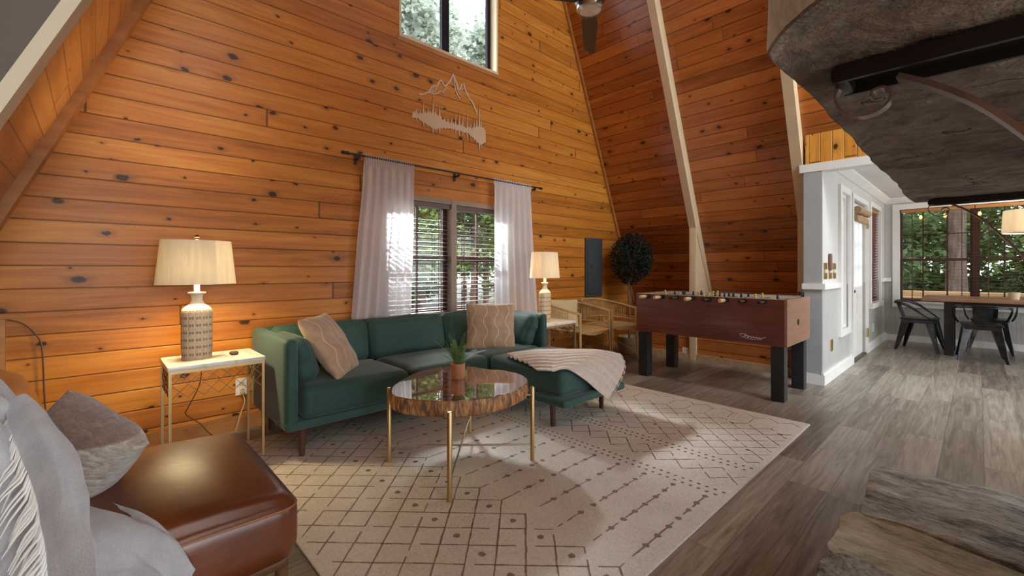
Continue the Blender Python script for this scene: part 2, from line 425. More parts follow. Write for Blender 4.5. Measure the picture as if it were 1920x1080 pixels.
def slope(mb, side, y0, y1, z0, z1):
    X = (lambda z: XR-z/SL) if side > 0 else (lambda z: XL+z/SL)
    mb.prism([(X(z0),z0),(X(z0)+side*th,z0),(X(z1)+side*th,z1),(X(z1),z1)], 1, y0, y1)
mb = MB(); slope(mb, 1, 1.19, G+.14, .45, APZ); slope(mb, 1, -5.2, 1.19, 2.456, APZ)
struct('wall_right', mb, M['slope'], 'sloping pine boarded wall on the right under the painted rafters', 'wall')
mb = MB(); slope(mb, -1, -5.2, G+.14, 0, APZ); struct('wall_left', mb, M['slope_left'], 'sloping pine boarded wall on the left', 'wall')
mb = MB().box(5.40, 5.55, 1.19, G, 0, .60).box(5.40, 6.1, 1.19, G, .58, .60); struct('wall_knee', mb, M['slope'], 'low pine knee wall behind the game table', 'wall')
# dining room
mb = MB()
DW = (1.05, 1.19)   # door wall between y
def dwall(x0, x1, z0, z1): mb.box(x0, x1, DW[0], DW[1], z0, z1)
SLW = (5.93, 6.36, .46, 1.98); DR = (6.56, 7.50, 0, 1.97); WD = (7.86, 8.66, .66, 2.0)
for (a, b_) in ((5.168, SLW[0]), (SLW[1], DR[0]), (DR[1], WD[0]), (WD[1], 9.35)):
    dwall(a, b_, .95, 2.26)
dwall(SLW[0], SLW[1], SLW[3], 2.26); dwall(DR[0], DR[1], DR[3], 2.26); dwall(WD[0], WD[1], WD[3], 2.26)
struct('wall_entry', mb, M['wallpaint'], 'pale painted wall with the entry door', 'wall')
mb = MB()
for (a, b_) in ((5.168, SLW[0]), (SLW[1], DR[0]), (DR[1], WD[0]), (WD[1], 9.35)): mb.box(a, b_, DW[0]-.004, DW[1], 0, .95)
mb.box(SLW[0], SLW[1], DW[0]-.004, DW[1], 0, SLW[2]); mb.box(WD[0], WD[1], DW[0]-.004, DW[1], 0, WD[2])
struct('wall_entry_wainscot', mb, M['bead_x'], 'grey beadboard lower part of the entry wall', 'wall')
WF = (-.78, .86, .62, 2.06)
mb = MB(); X0, X1 = 9.25, 9.39
mb.box(X0,X1,WF[1],1.19,.95,2.26).box(X0,X1,-4.2,WF[0],.95,2.26).box(X0,X1,WF[0],WF[1],WF[3],2.26)
struct('wall_dining', mb, M['wallpaint'], 'pale painted wall around the wide dining window', 'wall')
mb = MB().box(X0-.004,X1,WF[1],1.19,0,.95).box(X0-.004,X1,-4.2,WF[0],0,.95).box(X0-.004,X1,WF[0],WF[1],0,WF[2])
struct('wall_dining_wainscot', mb, M['bead_y'], 'grey beadboard below the dining window', 'wall')
mb = MB().box(5.245,9.39,-4.2,1.185,2.25,2.32); struct('ceiling', mb, M['ceil'], 'white painted dining ceiling', 'ceiling')
mb = MB().box(5.155,5.25,-4.2,1.19,2.16,2.475); struct('wall_loft', mb, M['loft'], 'upright yellow pine boards above the dining opening', 'wall')
mb = MB().box(5.125,5.27,-4.2,1.235,2.085,2.165); struct('trim_1', mb, M['white'], 'white header trim over the dining opening', 'trim')
mb = MB()   # grey end panel of the entry wall
mb.box(5.13, 5.156, 1.045, 1.20, .10, 2.085); struct('trim_2', mb, simple('grey_end_panel_paint', (.36,.37,.375), .45, var=.06), 'grey painted end panel of the entry wall', 'trim')
mb = MB().box(5.115,5.156,1.03,1.205,0,.10).box(5.115,DR[0]-.06,1.022,1.05,0,.10).box(DR[1]+.06,9.25,1.022,1.05,0,.10)
mb.box(9.22,9.25,-4.2,1.05,0,.09).box(5.115,DR[0]-.06,1.03,1.05,.10,.118).box(DR[1]+.06,9.25,1.03,1.05,.10,.118)
struct('baseboard_dining', mb, M['white'], 'white baseboard of the dining room', 'baseboard')
mb = MB().box(5.11,5.156,1.03,1.21,.93,.985).box(5.11,SLW[0]-.07,1.018,1.05,.93,.985).box(WD[1]+.07,9.25,1.02,1.05,.93,.985).box(9.215,9.25,WF[1]+.1,1.05,.93,.985)
struct('trim_3', mb, M['white'], 'white chair rail of the dining room', 'trim')
mb = MB().prism([(1.05,2.25),(1.05,2.17),(1.035,2.17),(.97,2.235),(.97,2.25)], 0, 5.25, 9.25)
mb.prism([(9.25,2.25),(9.25,2.17),(9.235,2.17),(9.17,2.235),(9.17,2.25)], 1, -4.2, 1.05)
struct('trim_4', mb, M['white'], 'white crown moulding of the dining ceiling', 'trim')
# baseboards and corner boards of the living room
mb = MB().box(-.9,5.4,G-.022,G,0,.085).box(-.9,5.4,G-.014,G,.085,.10); struct('baseboard_back', mb, M['pine_trim'], 'pine baseboard along the gable wall', 'baseboard')
mb = MB().box(5.375,5.40,1.2,2.38,0,.075).box(5.375,5.40,2.48,G,0,.075); struct('baseboard_right', mb, M['baseboard_pale'], 'pale baseboard along the knee wall', 'baseboard')
def slopeboard(name, side, y0, y1, off, z0, z1, m, lab):
    """board lying on the slope, sticking out off (horizontal) into the room"""
    X = (lambda z: XR-z/SL) if side > 0 else (lambda z: XL+z/SL)
    mb = MB().prism([(X(z0),z0),(X(z0)-side*off,z0),(X(z1)-side*off,z1),(X(z1),z1)], 1, y0, y1)
    return struct(name, mb, m, lab, 'beam')
slopeboard('trim_5', 1, G-.028, G, .045, .62, APZ-.2, M['pine_trim'], 'thin pine corner moulding between gable and right slope')
slopeboard('trim_6', -1, G-.12, G, .05, 0, APZ-.2, M['pine_trim'], 'pine corner board between gable and left slope')
# right rafters with their posts
for k, (y0, y1, lab) in enumerate(((2.39, 2.475, 'painted rafter and post in the middle of the right slope'), (1.215, 1.31, 'painted rafter and post beside the dining opening'))):
    t = thing('rafter', lab, 'rafter', (5.37, (y0+y1)/2, 0), kind='structure')
    X = lambda z: XR-z/SL-.135*1.0
    zk = (XR-.135-5.37)*SL
    mb = MB().prism([(X(zk),zk),(X(.62)+.1,.62),(XR-.62/SL,.62),(XR-(APZ-.2)/SL,APZ-.2),(X(APZ-.2),APZ-.2)], 1, y0, y1)
    mb.prism([(5.37,zk-.001),(5.37,.601),(5.8,.601),(5.66,zk-.001)], 1, y0+.012, y1-.002)
    build('slanted_beam', mb, M['rafter'], t, True)
    mb = MB().box(5.37, 5.40 if k == 0 else 5.395, y0, y1, 0, zk)
    mb.box(5.366,5.371,y0+.012,y1-.012,.01,zk-.012)
    build('post', mb, M['rafter'], t, True)
# left rafter: pale edge board over a seamed side face, its shade put into the dark colour
t = thing('rafter', 'pale edged shade toned rafter crossing the upper left corner', 'rafter', (XL, 1.86, 0), kind='structure')
X = lambda z, o: XL+z/SL+o
mb = MB().prism([(X(0,.105),0),(X(0,.14),0),(X(7.9,.14),7.9),(X(7.9,.105),7.9)], 1, 1.80, 1.905); build('edge_board', mb, M['rafter_left'], t, True)
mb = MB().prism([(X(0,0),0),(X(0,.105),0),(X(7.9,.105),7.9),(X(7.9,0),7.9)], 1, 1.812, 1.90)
build('beam_body', mb, simple('shade_toned_beam_side', (.10,.068,.045), .5, var=.1), t, True)
# ------------------------------------------------------------------ windows and doors
def pane(mb, x0, x1, y0, y1, z0, z1): mb.box(x0, x1, y0, y1, z0, z1)
t = thing('window_1', 'double window behind the brown blinds of the gable wall', 'window', (2.59, G, W1[2]), kind='structure')
mb = MB(); x0, x1, z0, z1 = W1
mb.box(x0,x0+.05,G-.005,G+.12,z0,z1).box(x1-.05,x1,G-.005,G+.12,z0,z1).box(x0,x1,G-.005,G+.12,z1-.045,z1).box(x0,x1,G-.02,G+.12,z0,z0+.04).box(2.56,2.62,G-.012,G+.12,z0,z1)
build('casing', mb, M['mull'], t, True)
for (a, b_) in ((x0+.05,2.56),(2.62,x1-.05)):
    mb = MB(); zm = (z0+z1)/2
    mb.box(a,a+.05,G+.07,G+.11,z0+.04,z1-.045).box(b_-.05,b_,G+.07,G+.11,z0+.04,z1-.045).box(a,b_,G+.07,G+.11,z1-.09,z1-.045).box(a,b_,G+.07,G+.11,z0+.04,z0+.09).box(a,b_,G+.06,G+.11,zm-.02,zm+.025)
    c = (a+b_)/2; mb.box(c-.01,c+.01,G+.08,G+.10,z0+.09,z1-.09)
    for zz in (z0+.33, z1-.33): mb.box(a+.05,b_-.05,G+.08,G+.10,zz-.009,zz+.009)
    s = build('sash', mb, M['brown_frame'], t, True)
    mb = MB().box(a+.04,b_-.04,G+.088,G+.092,z0+.06,z1-.07); build('pane', mb, M['glass'], s, True)
t = thing('window_2', 'tall upper window with a dark centre bar high on the gable wall', 'window', (2.58, G, W2[2]), kind='structure')
x0, x1, z0, z1 = W2
mb = MB().box(x0,x0+.02,G-.006,G+.14,z0,z1).box(x1-.02,x1,G-.006,G+.14,z0,z1).box(x0,x1,G-.006,G+.14,z1-.02,z1).box(x0,x1,G-.012,G+.14,z0-.012,z0+.012); build('jamb', mb, M['sill_wood'], t, True)
mb = MB().box(x0-.02,x1+.02,G-.008,G,z0-.05,z0-.012)
build('casing', mb, M['pine_trim'], t, True)
mb = MB().box(x0+.015,x0+.03,G+.10,G+.135,z0,z1).box(x1-.06,x1-.018,G+.10,G+.135,z0,z1).box(2.52,2.605,G+.095,G+.135,z0,z1).box(x0,x1,G+.10,G+.135,z1-.06,z1).box(x0+.02,x1-.02,G+.10,G+.135,z0+.008,z0+.022)
s = build('window_frame', mb, M['dark_frame'], t, True)
build('pane', MB().box(x0+.02,x1-.05,G+.115,G+.119,z0+.015,z1-.05), M['glass'], s, True)
# dining window
t = thing('window_3', 'wide dark framed dining window looking out on green trees', 'window', (9.25, .04, WF[2]), kind='structure')
y0, y1, z0, z1 = WF
mb = MB().box(9.215,9.25,y1,y1+.085,z0-.09,z1+.085).box(9.215,9.25,y0-.085,y0,z0-.09,z1+.085).box(9.215,9.25,y0-.085,y1+.085,z1,z1+.085).box(9.215,9.25,y0-.085,y1+.085,z0-.09,z0).box(9.19,9.39,y0,y1,z0-.02,z0+.005)
build('casing', mb, M['white'], t, True)
for (a, b_) in ((y0,.02),(.06,y1)):
    zm = 1.27; mb = MB(); fx0, fx1 = 9.29, 9.33
    mb.box(fx0,fx1,a,a+.03,z0,z1).box(fx0,fx1,b_-.03,b_,z0,z1).box(fx0,fx1,a,b_,z1-.05,z1).box(fx0,fx1,a,b_,z0,z0+.04).box(fx0-.01,fx1,a,b_,zm-.018,zm+.018)
    L = b_-a
    for q in (1/3, 2/3): mb.box(fx0+.01,fx1-.01,a+L*q-.008,a+L*q+.008,z0,z1)
    mb.box(fx0+.015,fx1-.015,a,b_,1.655,1.665)
    s = build('sash', mb, M['brown_frame'], t, True); build('pane', MB().box(9.308,9.312,a+.02,b_-.02,z0+.02,z1-.03), M['glass'], s, True)
build('mullion', MB().box(9.27,9.34,.015,.065,z0,z1), M['brown_frame'], t, True)
# sidelight, door, small window in the entry wall
t = thing('window_4', 'narrow tall sidelight left of the entry door', 'window', (6.1, 1.05, SLW[2]), kind='structure')
x0, x1, z0, z1 = SLW
mb = MB().box(x0-.07,x0,1.022,1.05,z0-.07,z1+.07).box(x1,x1+.06,1.022,1.05,z0-.07,z1+.07).box(x0-.07,x1+.06,1.022,1.05,z1,z1+.07).box(x0-.07,x1+.06,1.022,1.05,z0-.07,z0)
build('casing', mb, M['white'], t, True)
mb = MB().box(x0,x0+.03,1.062,1.12,z0,z1).box(x1-.03,x1,1.062,1.12,z0,z1).box(x0,x1,1.062,1.12,z1-.04,z1).box(x0,x1,1.062,1.12,z0,z0+.04)
s = build('window_frame', mb, M['white'], t, True); build('pane', MB().box(x0+.02,x1-.02,1.108,1.112,z0+.03,z1-.03), M['glass'], s, True)
t = thing('door_1', 'white half glazed entry door', 'door', (7.03, 1.08, 0), kind='structure')
x0, x1, z0, z1 = DR
mb = MB().box(x0-.06,x0,1.018,1.19,0,z1+.06).box(x1,x1+.06,1.018,1.19,0,z1+.06).box(x0-.06,x1+.06,1.018,1.19,z1,z1+.06); build('door_frame', mb, M['white'], t, True)
mb = MB().box(x0+.005,x0+.14,1.075,1.12,.015,z1-.01).box(x1-.14,x1-.005,1.075,1.12,.015,z1-.01).box(x0+.14,x1-.14,1.075,1.12,.015,.90).box(x0+.14,x1-.14,1.075,1.12,1.78,z1-.01)
for (a, b_) in ((x0+.2,(x0+x1)/2-.04),((x0+x1)/2+.04,x1-.2)): mb.box(a,b_,1.068,1.076,.15,.46).box(a,b_,1.068,1.076,.56,.82)
for zz in (1.18,1.47): mb.box(x0+.14,x1-.14,1.085,1.11,zz-.012,zz+.012)
for q in (1/3,2/3): xx = x0+.14+(x1-x0-.28)*q; mb.box(xx-.01,xx+.01,1.085,1.11,.9,1.78)
s = build('door_leaf', mb, M['white'], t, True); build('pane', MB().box(x0+.13,x1-.13,1.096,1.10,.89,1.79), M['glass'], s, True)
M['brass'] = simple('brass', (.62,.42,.15), .3, metal=1); M['black_metal'] = simple('black_metal', (.022,.022,.024), .35, metal=.4, var=.3, bumps=.1)
mb = MB().box(x0+.035,x0+.085,1.045,1.076,.93,1.05).lathe([(.018,0),(.018,.03)],12,(0,0,0),T=Matrix.Translation((x0+.06,1.05,.86))@Matrix.Rotation(pi/2,4,'X')).bar((x0+.06,1.035,.86),(x0+.16,1.035,.855),.014,.018)
build('door_handle', mb, simple('dark_bronze', (.05,.04,.035), .35, metal=.8), s, True)
for zz in (.28, 1.72): build('hinge', MB().box(x1-.012,x1+.02,1.012,1.03,zz-.06,zz+.06), M['brass'], t, True)
build('threshold', MB().box(x0,x1,1.03,1.19,0,.014), simple('dark_threshold', (.06,.045,.035), .5), t, True)
t = thing('window_5', 'small window with dark red blind right of the entry door', 'window', (8.26, 1.05, WD[2]), kind='structure')
x0, x1, z0, z1 = WD
mb = MB().box(x0-.07,x0,1.022,1.05,z0-.08,z1+.07).box(x1,x1+.07,1.022,1.05,z0-.08,z1+.07).box(x0-.07,x1+.07,1.022,1.05,z1,z1+.07).box(x0-.09,x1+.09,1.0,1.05,z0-.08,z0-.01)
build('casing', mb, M['white'], t, True)
mb = MB().box(x0,x0+.04,1.11,1.15,z0,z1).box(x1-.04,x1,1.11,1.15,z0,z1).box(x0,x1,1.11,1.15,z1-.05,z1).box(x0,x1,1.11,1.15,z0,z0+.05).box(x0,x1,1.11,1.15,1.31,1.35)
s = build('sash', mb, M['brown_frame'], t, True); build('pane', MB().box(x0+.03,x1-.03,1.128,1.132,z0+.03,z1-.03), M['glass'], s, True)
# ------------------------------------------------------------------ furniture materials
M['teal'] = simple('dark_green_upholstery', (.021,.067,.056), .75, var=.14, vscale=30, bumps=.25, bscale=420, bdist=.001, sheen=.22)
M['walnut'] = simple('dark_walnut_leg', (.075,.028,.014), .4, var=.3, stretch=(6,6,.6))
M['leather'] = simple('cognac_leather', (.17,.040,.008), .36, var=.35, vscale=3.5, bumps=.28, bscale=26, bdist=.006, coat=.4, col2=(.065,.015,.004), detail=5)
M['leather_tan'] = simple('tan_leather_back', (.48,.19,.04), .36, var=.25, vscale=3, bumps=.1, bscale=60, coat=.2)
M['gold'] = simple('brushed_gold_metal', (.52,.36,.17), .38, metal=.9, var=.12, stretch=(1,1,.2))
M['bronze'] = simple('dark_gold_wire', (.30,.18,.08), .4, metal=.7)
M['steel'] = simple('brushed_nickel', (.62,.58,.52), .32, metal=1, var=.06)
M['shade'] = None
def shade_mat():
    m, nt, b, out = mat_new('linen_lamp_shade'); N = NT(nt); o = N.obj(); S = N.sep(o)
    f = N.noise(N.xyz(N.m('MULTIPLY', S[0], 60), N.m('MULTIPLY', S[1], 60), N.m('MULTIPLY', S[2], 3)), 1, 4)
    c = N.ramp(f, [(.3, (.78,.72,.60)), (.7, (.88,.83,.72))])
    d = N.n('ShaderNodeBsdfDiffuse'); N.put(d.inputs[0], c); t = N.n('ShaderNodeBsdfTranslucent'); N.put(t.inputs[0], c)
    mx = N.n('ShaderNodeMixShader'); mx.inputs[0].default_value = .45; nt.links.new(d.outputs[0], mx.inputs[1]); nt.links.new(t.outputs[0], mx.inputs[2])
    nt.links.new(mx.outputs[0], out.inputs[0]); return m
M['shade'] = shade_mat()
def sheer_mat():
    m, nt, b, out = mat_new('sheer_white_curtain'); N = NT(nt); S = N.sep(N.obj())
    f = N.noise(N.xyz(N.m('MULTIPLY', S[0], 4), 0, N.m('MULTIPLY', S[2], 140)), 1, 3)
    c = N.ramp(f, [(.3, (.86,.87,.90)), (.7, (.94,.95,.97))])
    d = N.n('ShaderNodeBsdfDiffuse'); N.put(d.inputs[0], c); t = N.n('ShaderNodeBsdfTranslucent'); N.put(t.inputs[0], c)
    tr = N.n('ShaderNodeBsdfTransparent')
    mx = N.n('ShaderNodeMixShader'); mx.inputs[0].default_value = .5; nt.links.new(d.outputs[0], mx.inputs[1]); nt.links.new(t.outputs[0], mx.inputs[2])
    m2 = N.n('ShaderNodeMixShader'); N.put(m2.inputs[0], N.m('MULTIPLY_ADD', f, .10, .05)); nt.links.new(mx.outputs[0], m2.inputs[1]); nt.links.new(tr.outputs[0], m2.inputs[2])
    nt.links.new(m2.outputs[0], out.inputs[0]); return m
M['sheer'] = sheer_mat()
def marble_mat():
    m, nt, b, out = mat_new('white_veined_marble'); N = NT(nt); o = N.obj()
    w = N.n('ShaderNodeTexWave', wave_type='BANDS'); N.put(w.inputs[0], o); w.inputs['Scale'].default_value = 1.6; w.inputs['Distortion'].default_value = 9; w.inputs['Detail'].default_value = 3; w.inputs['Detail Scale'].default_value = 1.4
    N.put(b.inputs['Base Color'], N.ramp(w.outputs[0], [(0, (.64,.60,.55)), (.03, (.74,.70,.65)), (.10, (.78,.75,.70))]))
    b.inputs['Roughness'].default_value = .22; return m
M['marble'] = marble_mat()
# ------------------------------------------------------------------ rug
RX0, RX1, RY0, RY1 = .60, 3.75, .836, 3.28
def rug():
    random.seed(5); mb = MB()
    mb.rcube(((RX0+RX1)/2,(RY0+RY1)/2,.006), (RX1-RX0,RY1-RY0,.012), .005, 6)
    z = .0128
    def dash(a, b, w=.0075, seg=.03, fade=.10):
        a = Vector((*a,0)); b = Vector((*b,0)); L = (b-a).length; n = max(1, int(L/seg)); d = (b-a)/L; p = Vector((-d.y,d.x,0))
        for i in range(n):
            if random.random() < fade: continue
            s0 = a+d*(L*i/n); s1 = a+d*(L*(i+1)/n+.002); j = random.uniform(-.0012,.0012); ww = w*random.uniform(.6,1.15)
            for q in (s0,s1):
                if not (RX0+.012 < q.x < RX1-.012 and RY0+.012 < q.y < RY1-.012): break
            else: mb.add([s0+p*(j+ww/2)+Vector((0,0,z)), s0+p*(j-ww/2)+Vector((0,0,z)), s1+p*(j-ww/2)+Vector((0,0,z)), s1+p*(j+ww/2)+Vector((0,0,z))], [(0,1,2,3)], 1)
    def dot(x, y, r=.0155):
        if not (RX0+.03 < x < RX1-.03 and RY0+.03 < y < RY1-.03): return
        n = 9; V = [(x,y,z+.0004)]+[(x+r*random.uniform(.8,1.15)*cos(2*pi*k/n), y+r*random.uniform(.8,1.15)*sin(2*pi*k/n), z+.0004) for k in range(n)]
        mb.add(V, [(0,1+k,1+(k+1)%n) for k in range(n)], 1)
    P = .165; h = P/2; ys = [1.09-2*P+P*i for i in range(-1, 17)]
    for i in range(-1, 17):            # diamond lattice on the left
        y = 1.09-2*P+P*i; n = 5
        for k in range(n*2+1):
            x = 1.43-h*k; 
            if x-h < RX0: continue
            yy = y+(h if k % 2 else 0)
            dash((x,yy), (x-h,yy+h)); dash((x,yy), (x-h,yy-h))
        dot(1.35, y); dot(1.35-.2475, y+h) ; 
        dash((1.43,y), (2.19,y), .008, .03, .3)
        for x in (1.62,1.715,1.81,1.90,2.0,2.09,2.18): dot(x, y, .015)
    yy = RY0+.02
    while yy < RY1:
        for x in (2.235,2.285,2.625,2.675): dot(x, yy+(.02 if x in (2.285,2.675) else 0), .010)
        yy += .042
    q = .155
    for i in range(-1, 9):
        for s in (0, q):
            y = .99+i*2*q+s; dash((2.39,y),(2.565,y+q), .008); dash((2.565,y+q-.0),(2.39,y+2*q), .008)
    for i in range(-1, 17):
        y = .92+q*i; h2 = q/2
        for k in range(9):
            x = 2.735+h2*k; y2 = y+(h2 if k % 2 else 0); dash((x,y2),(x+h2,y2+h2), .007); dash((x,y2),(x+h2,y2-h2), .007)
        if i % 2 == 0: dot(2.93, y+.06, .016); dot(3.365, y, .016)
        y3 = y+h2
        dash((3.43,y3),(3.60,y3), .006, .03, .35); dash((3.60,y3),(3.66,y3+h2), .006); dash((3.66,y3+h2),(3.60,y3+q), .006)
    return mb
m, nt, b, out = mat_new('cream_wool_rug'); N = NT(nt); o = N.obj()
f = N.noise(o, 130, 3, .7); f2 = N.noise(o, 3, 3)
N.put(b.inputs['Base Color'], N.ramp(N.m('ADD', N.m('MULTIPLY', f, .7), N.m('MULTIPLY', f2, .3)), [(.3, (.46,.425,.36)), (.5,(.63,.595,.525)), (.7, (.73,.70,.635))]))
b.inputs['Roughness'].default_value = .95; N.put(b.inputs['Normal'], N.bump(f, .5, .004)); M['rug'] = m
M['rugline'] = simple('grey_brown_rug_yarn', (.235,.195,.16), .95, var=.35, vscale=160, bumps=.3, bscale=200)
r = build('area_rug', rug(), [M['rug'], M['rugline']]); tag(r, 'large cream rug with grey diamond lattice and dotted lines under the coffee table', 'rug')
# ------------------------------------------------------------------ sofa
t = thing('sectional_sofa', 'dark green fabric sectional sofa with right chaise under the curtained window', 'sofa', (1.92, 2.75, 0))
A0, A1, F, BK = .80, 3.05, 2.74, 3.50
mb = MB().rcube(((A0+A1)/2,(F+BK)/2,.207),(A1-A0,BK-F,.058),.02,8); mb.rcube(((2.30+A1)/2,(1.95+F)/2,.206),(A1-2.30,F-1.95+.06,.056),.02,8)
build('base', mb, M['teal'], t, True)
mb = MB().rcube((A0+.035,(F+BK)/2,.45),(.07,BK-F,.54),.03,8,(.012,0,0)); build('arm', mb, M['teal'], t, True)
mb = MB().rcube((A1-.035,(F+BK)/2,.45),(.07,BK-F,.54),.03,8,(.012,0,0)); build('arm', mb, M['teal'], t, True)
mb = MB().rcube(((A0+A1)/2,BK-.035,.45),(A1-A0-.10,.07,.54),.03,10); build('back_frame', mb, M['teal'], t, True)
for i, (a, b_, f0) in enumerate(((.885,1.60,2.72),(1.605,2.32,2.72),(2.33,3.045,1.975))):
    a2 = b_ if i < 2 else b_
    mb = MB().rcube(((a+a2)/2,(f0+3.30)/2,.332),(a2-a,3.30-f0,.19),.045,12,(.0,.01,.014)) if i < 2 else MB().rcube(((a+a2)/2,(f0+2.74)/2,.332),(a2-a,2.74-f0,.19),.04,12,(.006,.006,.014)).rcube((2.65,3.01,.332),(.62,.56,.188),.04,10,(0,0,.01))
    build('seat_cushion', mb, M['teal'], t, True)
tilt = radians(-11)
for i, (a, b_) in enumerate(((.89,1.575),(1.58,2.295),(2.30,2.97))):
    w_ = b_-a; T = Matrix.Translation(((a+b_)/2,3.335,.415)) @ Matrix.Rotation(tilt,4,'X')
    def lean(p):
        k = (p.z+.155)/.31; p = Vector(p); p.y *= 1.0-.25*k; p.x *= (1.0-.03*(1-k)); p.z += .006*nz((p.x*5,p.y*5,p.z*5),1,i); return p
    mb = MB().rcube((0,0,.155),(w_,.17,.325),.06,14,(.01,.035,.008),T=T,fn=lean)
    build('back_cushion', mb, M['teal'], t, True)
for sx, x in ((1, .965), (-1, 2.90)):
    T = Matrix.Translation((x,3.01 if sx > 0 else 3.02,.42)) @ Matrix.Rotation(radians(-14*sx),4,'Y')
    def taper(p):
        k = (p.z+.15)/.3; p = Vector(p); p.x *= (1-.3*k); p.y = p.y*(.90+.10*k) - (.0 if k>.5 else -.02); p.x += .006*nz((p.y*9,p.z*9,sx),1,3); return p
    mb = MB().rcube((0,0,.15),(.155,.44,.30),.06,14,(.035,.02,.005),T=T,fn=taper); build('side_cushion', mb, M['teal'], t, True)
for (x, y) in ((.905,2.79),(2.372,2.085),(2.96,2.085),(.905,3.42),(2.96,3.42),(1.92,3.42),(2.372,2.80)):
    mb = MB().lathe([(.016,0),(.024,.18)],12,(x,y,0)); build('leg', mb, M['walnut'], t, True)
# sofa cushions
def wavy_mat(name, c1, c2, line):
    m, nt, b, out = mat_new(name); N = NT(nt); S = N.sep(N.n('ShaderNodeTexCoord').outputs['UV']) if False else N.sep(N.obj())
    x = N.m('ADD', S[0], N.m('MULTIPLY', N.m('SINE', N.m('MULTIPLY', S[2], 34)), .018)); q = N.m('FRACT', N.m('DIVIDE', N.m('ADD', x, 5.0), .098)); e = N.m('ABSOLUTE', N.m('SUBTRACT', q, .5))
    ln = N.sm(e, .045, .02); f = N.noise(N.obj(), 18, 3)
    N.put(b.inputs['Base Color'], N.mix(N.m('MULTIPLY', ln, .8), N.ramp(f, [(.3, c1), (.7, c2)]), line))
    b.inputs['Roughness'].default_value = .7; b.inputs['Sheen Weight'].default_value = .3
    N.put(b.inputs['Normal'], N.bump(N.m('ADD', ln, N.m('MULTIPLY', N.noise(N.obj(), 200, 2), .2)), .3, .003)); return m
M['wavy'] = wavy_mat('taupe_wave_stitched_cushion', (.36,.235,.145), (.46,.32,.205), (.70,.58,.44))
def pillow(label, o, ex, ez, w_, h_, t_, mats, seed, name='throw_pillow', wr=.007, parts=None, mi=0, group=None):
    ex = Vector(ex).normalized(); ez = Vector(ez); ez = (ez-ex*ez.dot(ex)).normalized(); ey = ez.cross(ex)
    mb = cushion(MB(), w_, h_, t_, Matrix.Identity(4), mi, 24, wr, seed)
    ob = build(name, mb, mats, None, origin=(0,0,0)); ob.matrix_world = basis(o, ex, ey, ez); return tag(ob, label, 'cushion', group)
pillow('tan wave stitched cushion leaning on the left arm of the green sofa', (1.165,3.02,.615), (.32,.36,0), (-.27,.08,.40), .43, .46, .15, M['wavy'], 1)
pillow('taupe wave stitched cushion standing upright in the right corner of the green sofa', (2.575,3.0,.615), (.80,-.60,0), (0.08,.10,1), .435, .41, .13, M['wavy'], 5)
# ribbed throw over the chaise
fz = .436
net = [[(2.05,2.12,.30),(2.22,2.30,.43),(2.33,2.52,.462),(2.40,2.62,.455)],
       [(2.10,1.99,.36),(2.30,2.16,.452),(2.42,2.38,.468),(2.50,2.58,.46)],
       [(2.25,1.97,.440),(2.42,2.10,.456),(2.58,2.28,.466),(2.66,2.48,.46)],
       [(2.38,1.955,.430),(2.56,2.06,.456),(2.74,2.18,.466),(2.84,2.34,.46)],
       [(2.53,1.935,.345),(2.70,1.97,.440),(2.86,2.04,.462),(2.97,2.18,.460)],
       [(2.68,1.925,.235),(2.84,1.93,.350),(2.97,1.955,.435),(3.04,2.06,.455)],
       [(2.80,1.915,.150),(2.93,1.915,.25),(3.045,1.93,.36),(3.09,2.0,.44)]]
net[0] = [(2.295,2.16,.40),(2.31,2.30,.44),(2.33,2.46,.455),(2.36,2.58,.45)]
net[1] = [(2.295,2.02,.425),(2.38,2.16,.455),(2.45,2.36,.470),(2.50,2.52,.46)]
S0 = ctrl(net)
def rib(u, v):
    p = S0(u, v); return Vector(p)+Vector((-.2,-.3,1)).normalized()*(.013*sin(v*2*pi*8)*min(1,(v+.08)*1.5)+.012*nz((u*4,v*2,0),1,4))
mb = MB().sheet(rib, 60, 170, .008)
tb = thing('throw_blanket', 'cream ribbed throw draped over the end of the green chaise', 'blanket', (2.7,2.1,.43))
build('cloth', mb, simple('cream_ribbed_knit', (.56,.49,.42), .9, var=.1, vscale=40, bumps=.3, bscale=300, sheen=.2), tb, True)
mb = MB(); random.seed(3)
for k in range(34):
    p = Vector(rib(1, k/33)); mb.tube([p, p+Vector((.012,-.002,-.008)), p+Vector((.016+random.uniform(-.004,.004),-.004,-.024))], [.0035,.004,.002], 5)
build('fringe', mb, simple('cream_fringe_yarn', (.60,.52,.42), .9), tb, True)
# ------------------------------------------------------------------ coffee table
t = thing('coffee_table', 'round live edge wood slab coffee table with four gold legs on the rug', 'table', (1.55,2.09,.0125))
out_ = [(1.157,2.14),(1.215,1.97),(1.33,1.845),(1.44,1.785),(1.56,1.76),(1.70,1.77),(1.83,1.815),(1.93,1.90),(1.985,2.02),(1.985,2.16),(1.93,2.27),(1.90,2.40),(1.86,2.50),(1.72,2.55),(1.58,2.545),(1.45,2.48),(1.33,2.39),(1.225,2.29)]
pr_ = smoothpath([(x,y,0) for x,y in out_], 8, True); random.seed(9)
cx_, cy_ = 1.57, 2.14; NP = len(pr_)
def ringz(z, off, amp, seed): return [(cx_+(p.x-cx_)*(1+off+amp*nz((p.x*26,p.y*26,seed),1,0)), cy_+(p.y-cy_)*(1+off+amp*nz((p.x*26,p.y*26,seed),1,0)), z) for p in pr_]
rings = [ringz(.365,-.05,.012,0), ringz(.375,-.01,.02,0), ringz(.395,.004,.03,1.0), ringz(.415,.0,.03,1.3), ringz(.435,-.004,.028,1.6), ringz(.452,-.012,.014,2)]
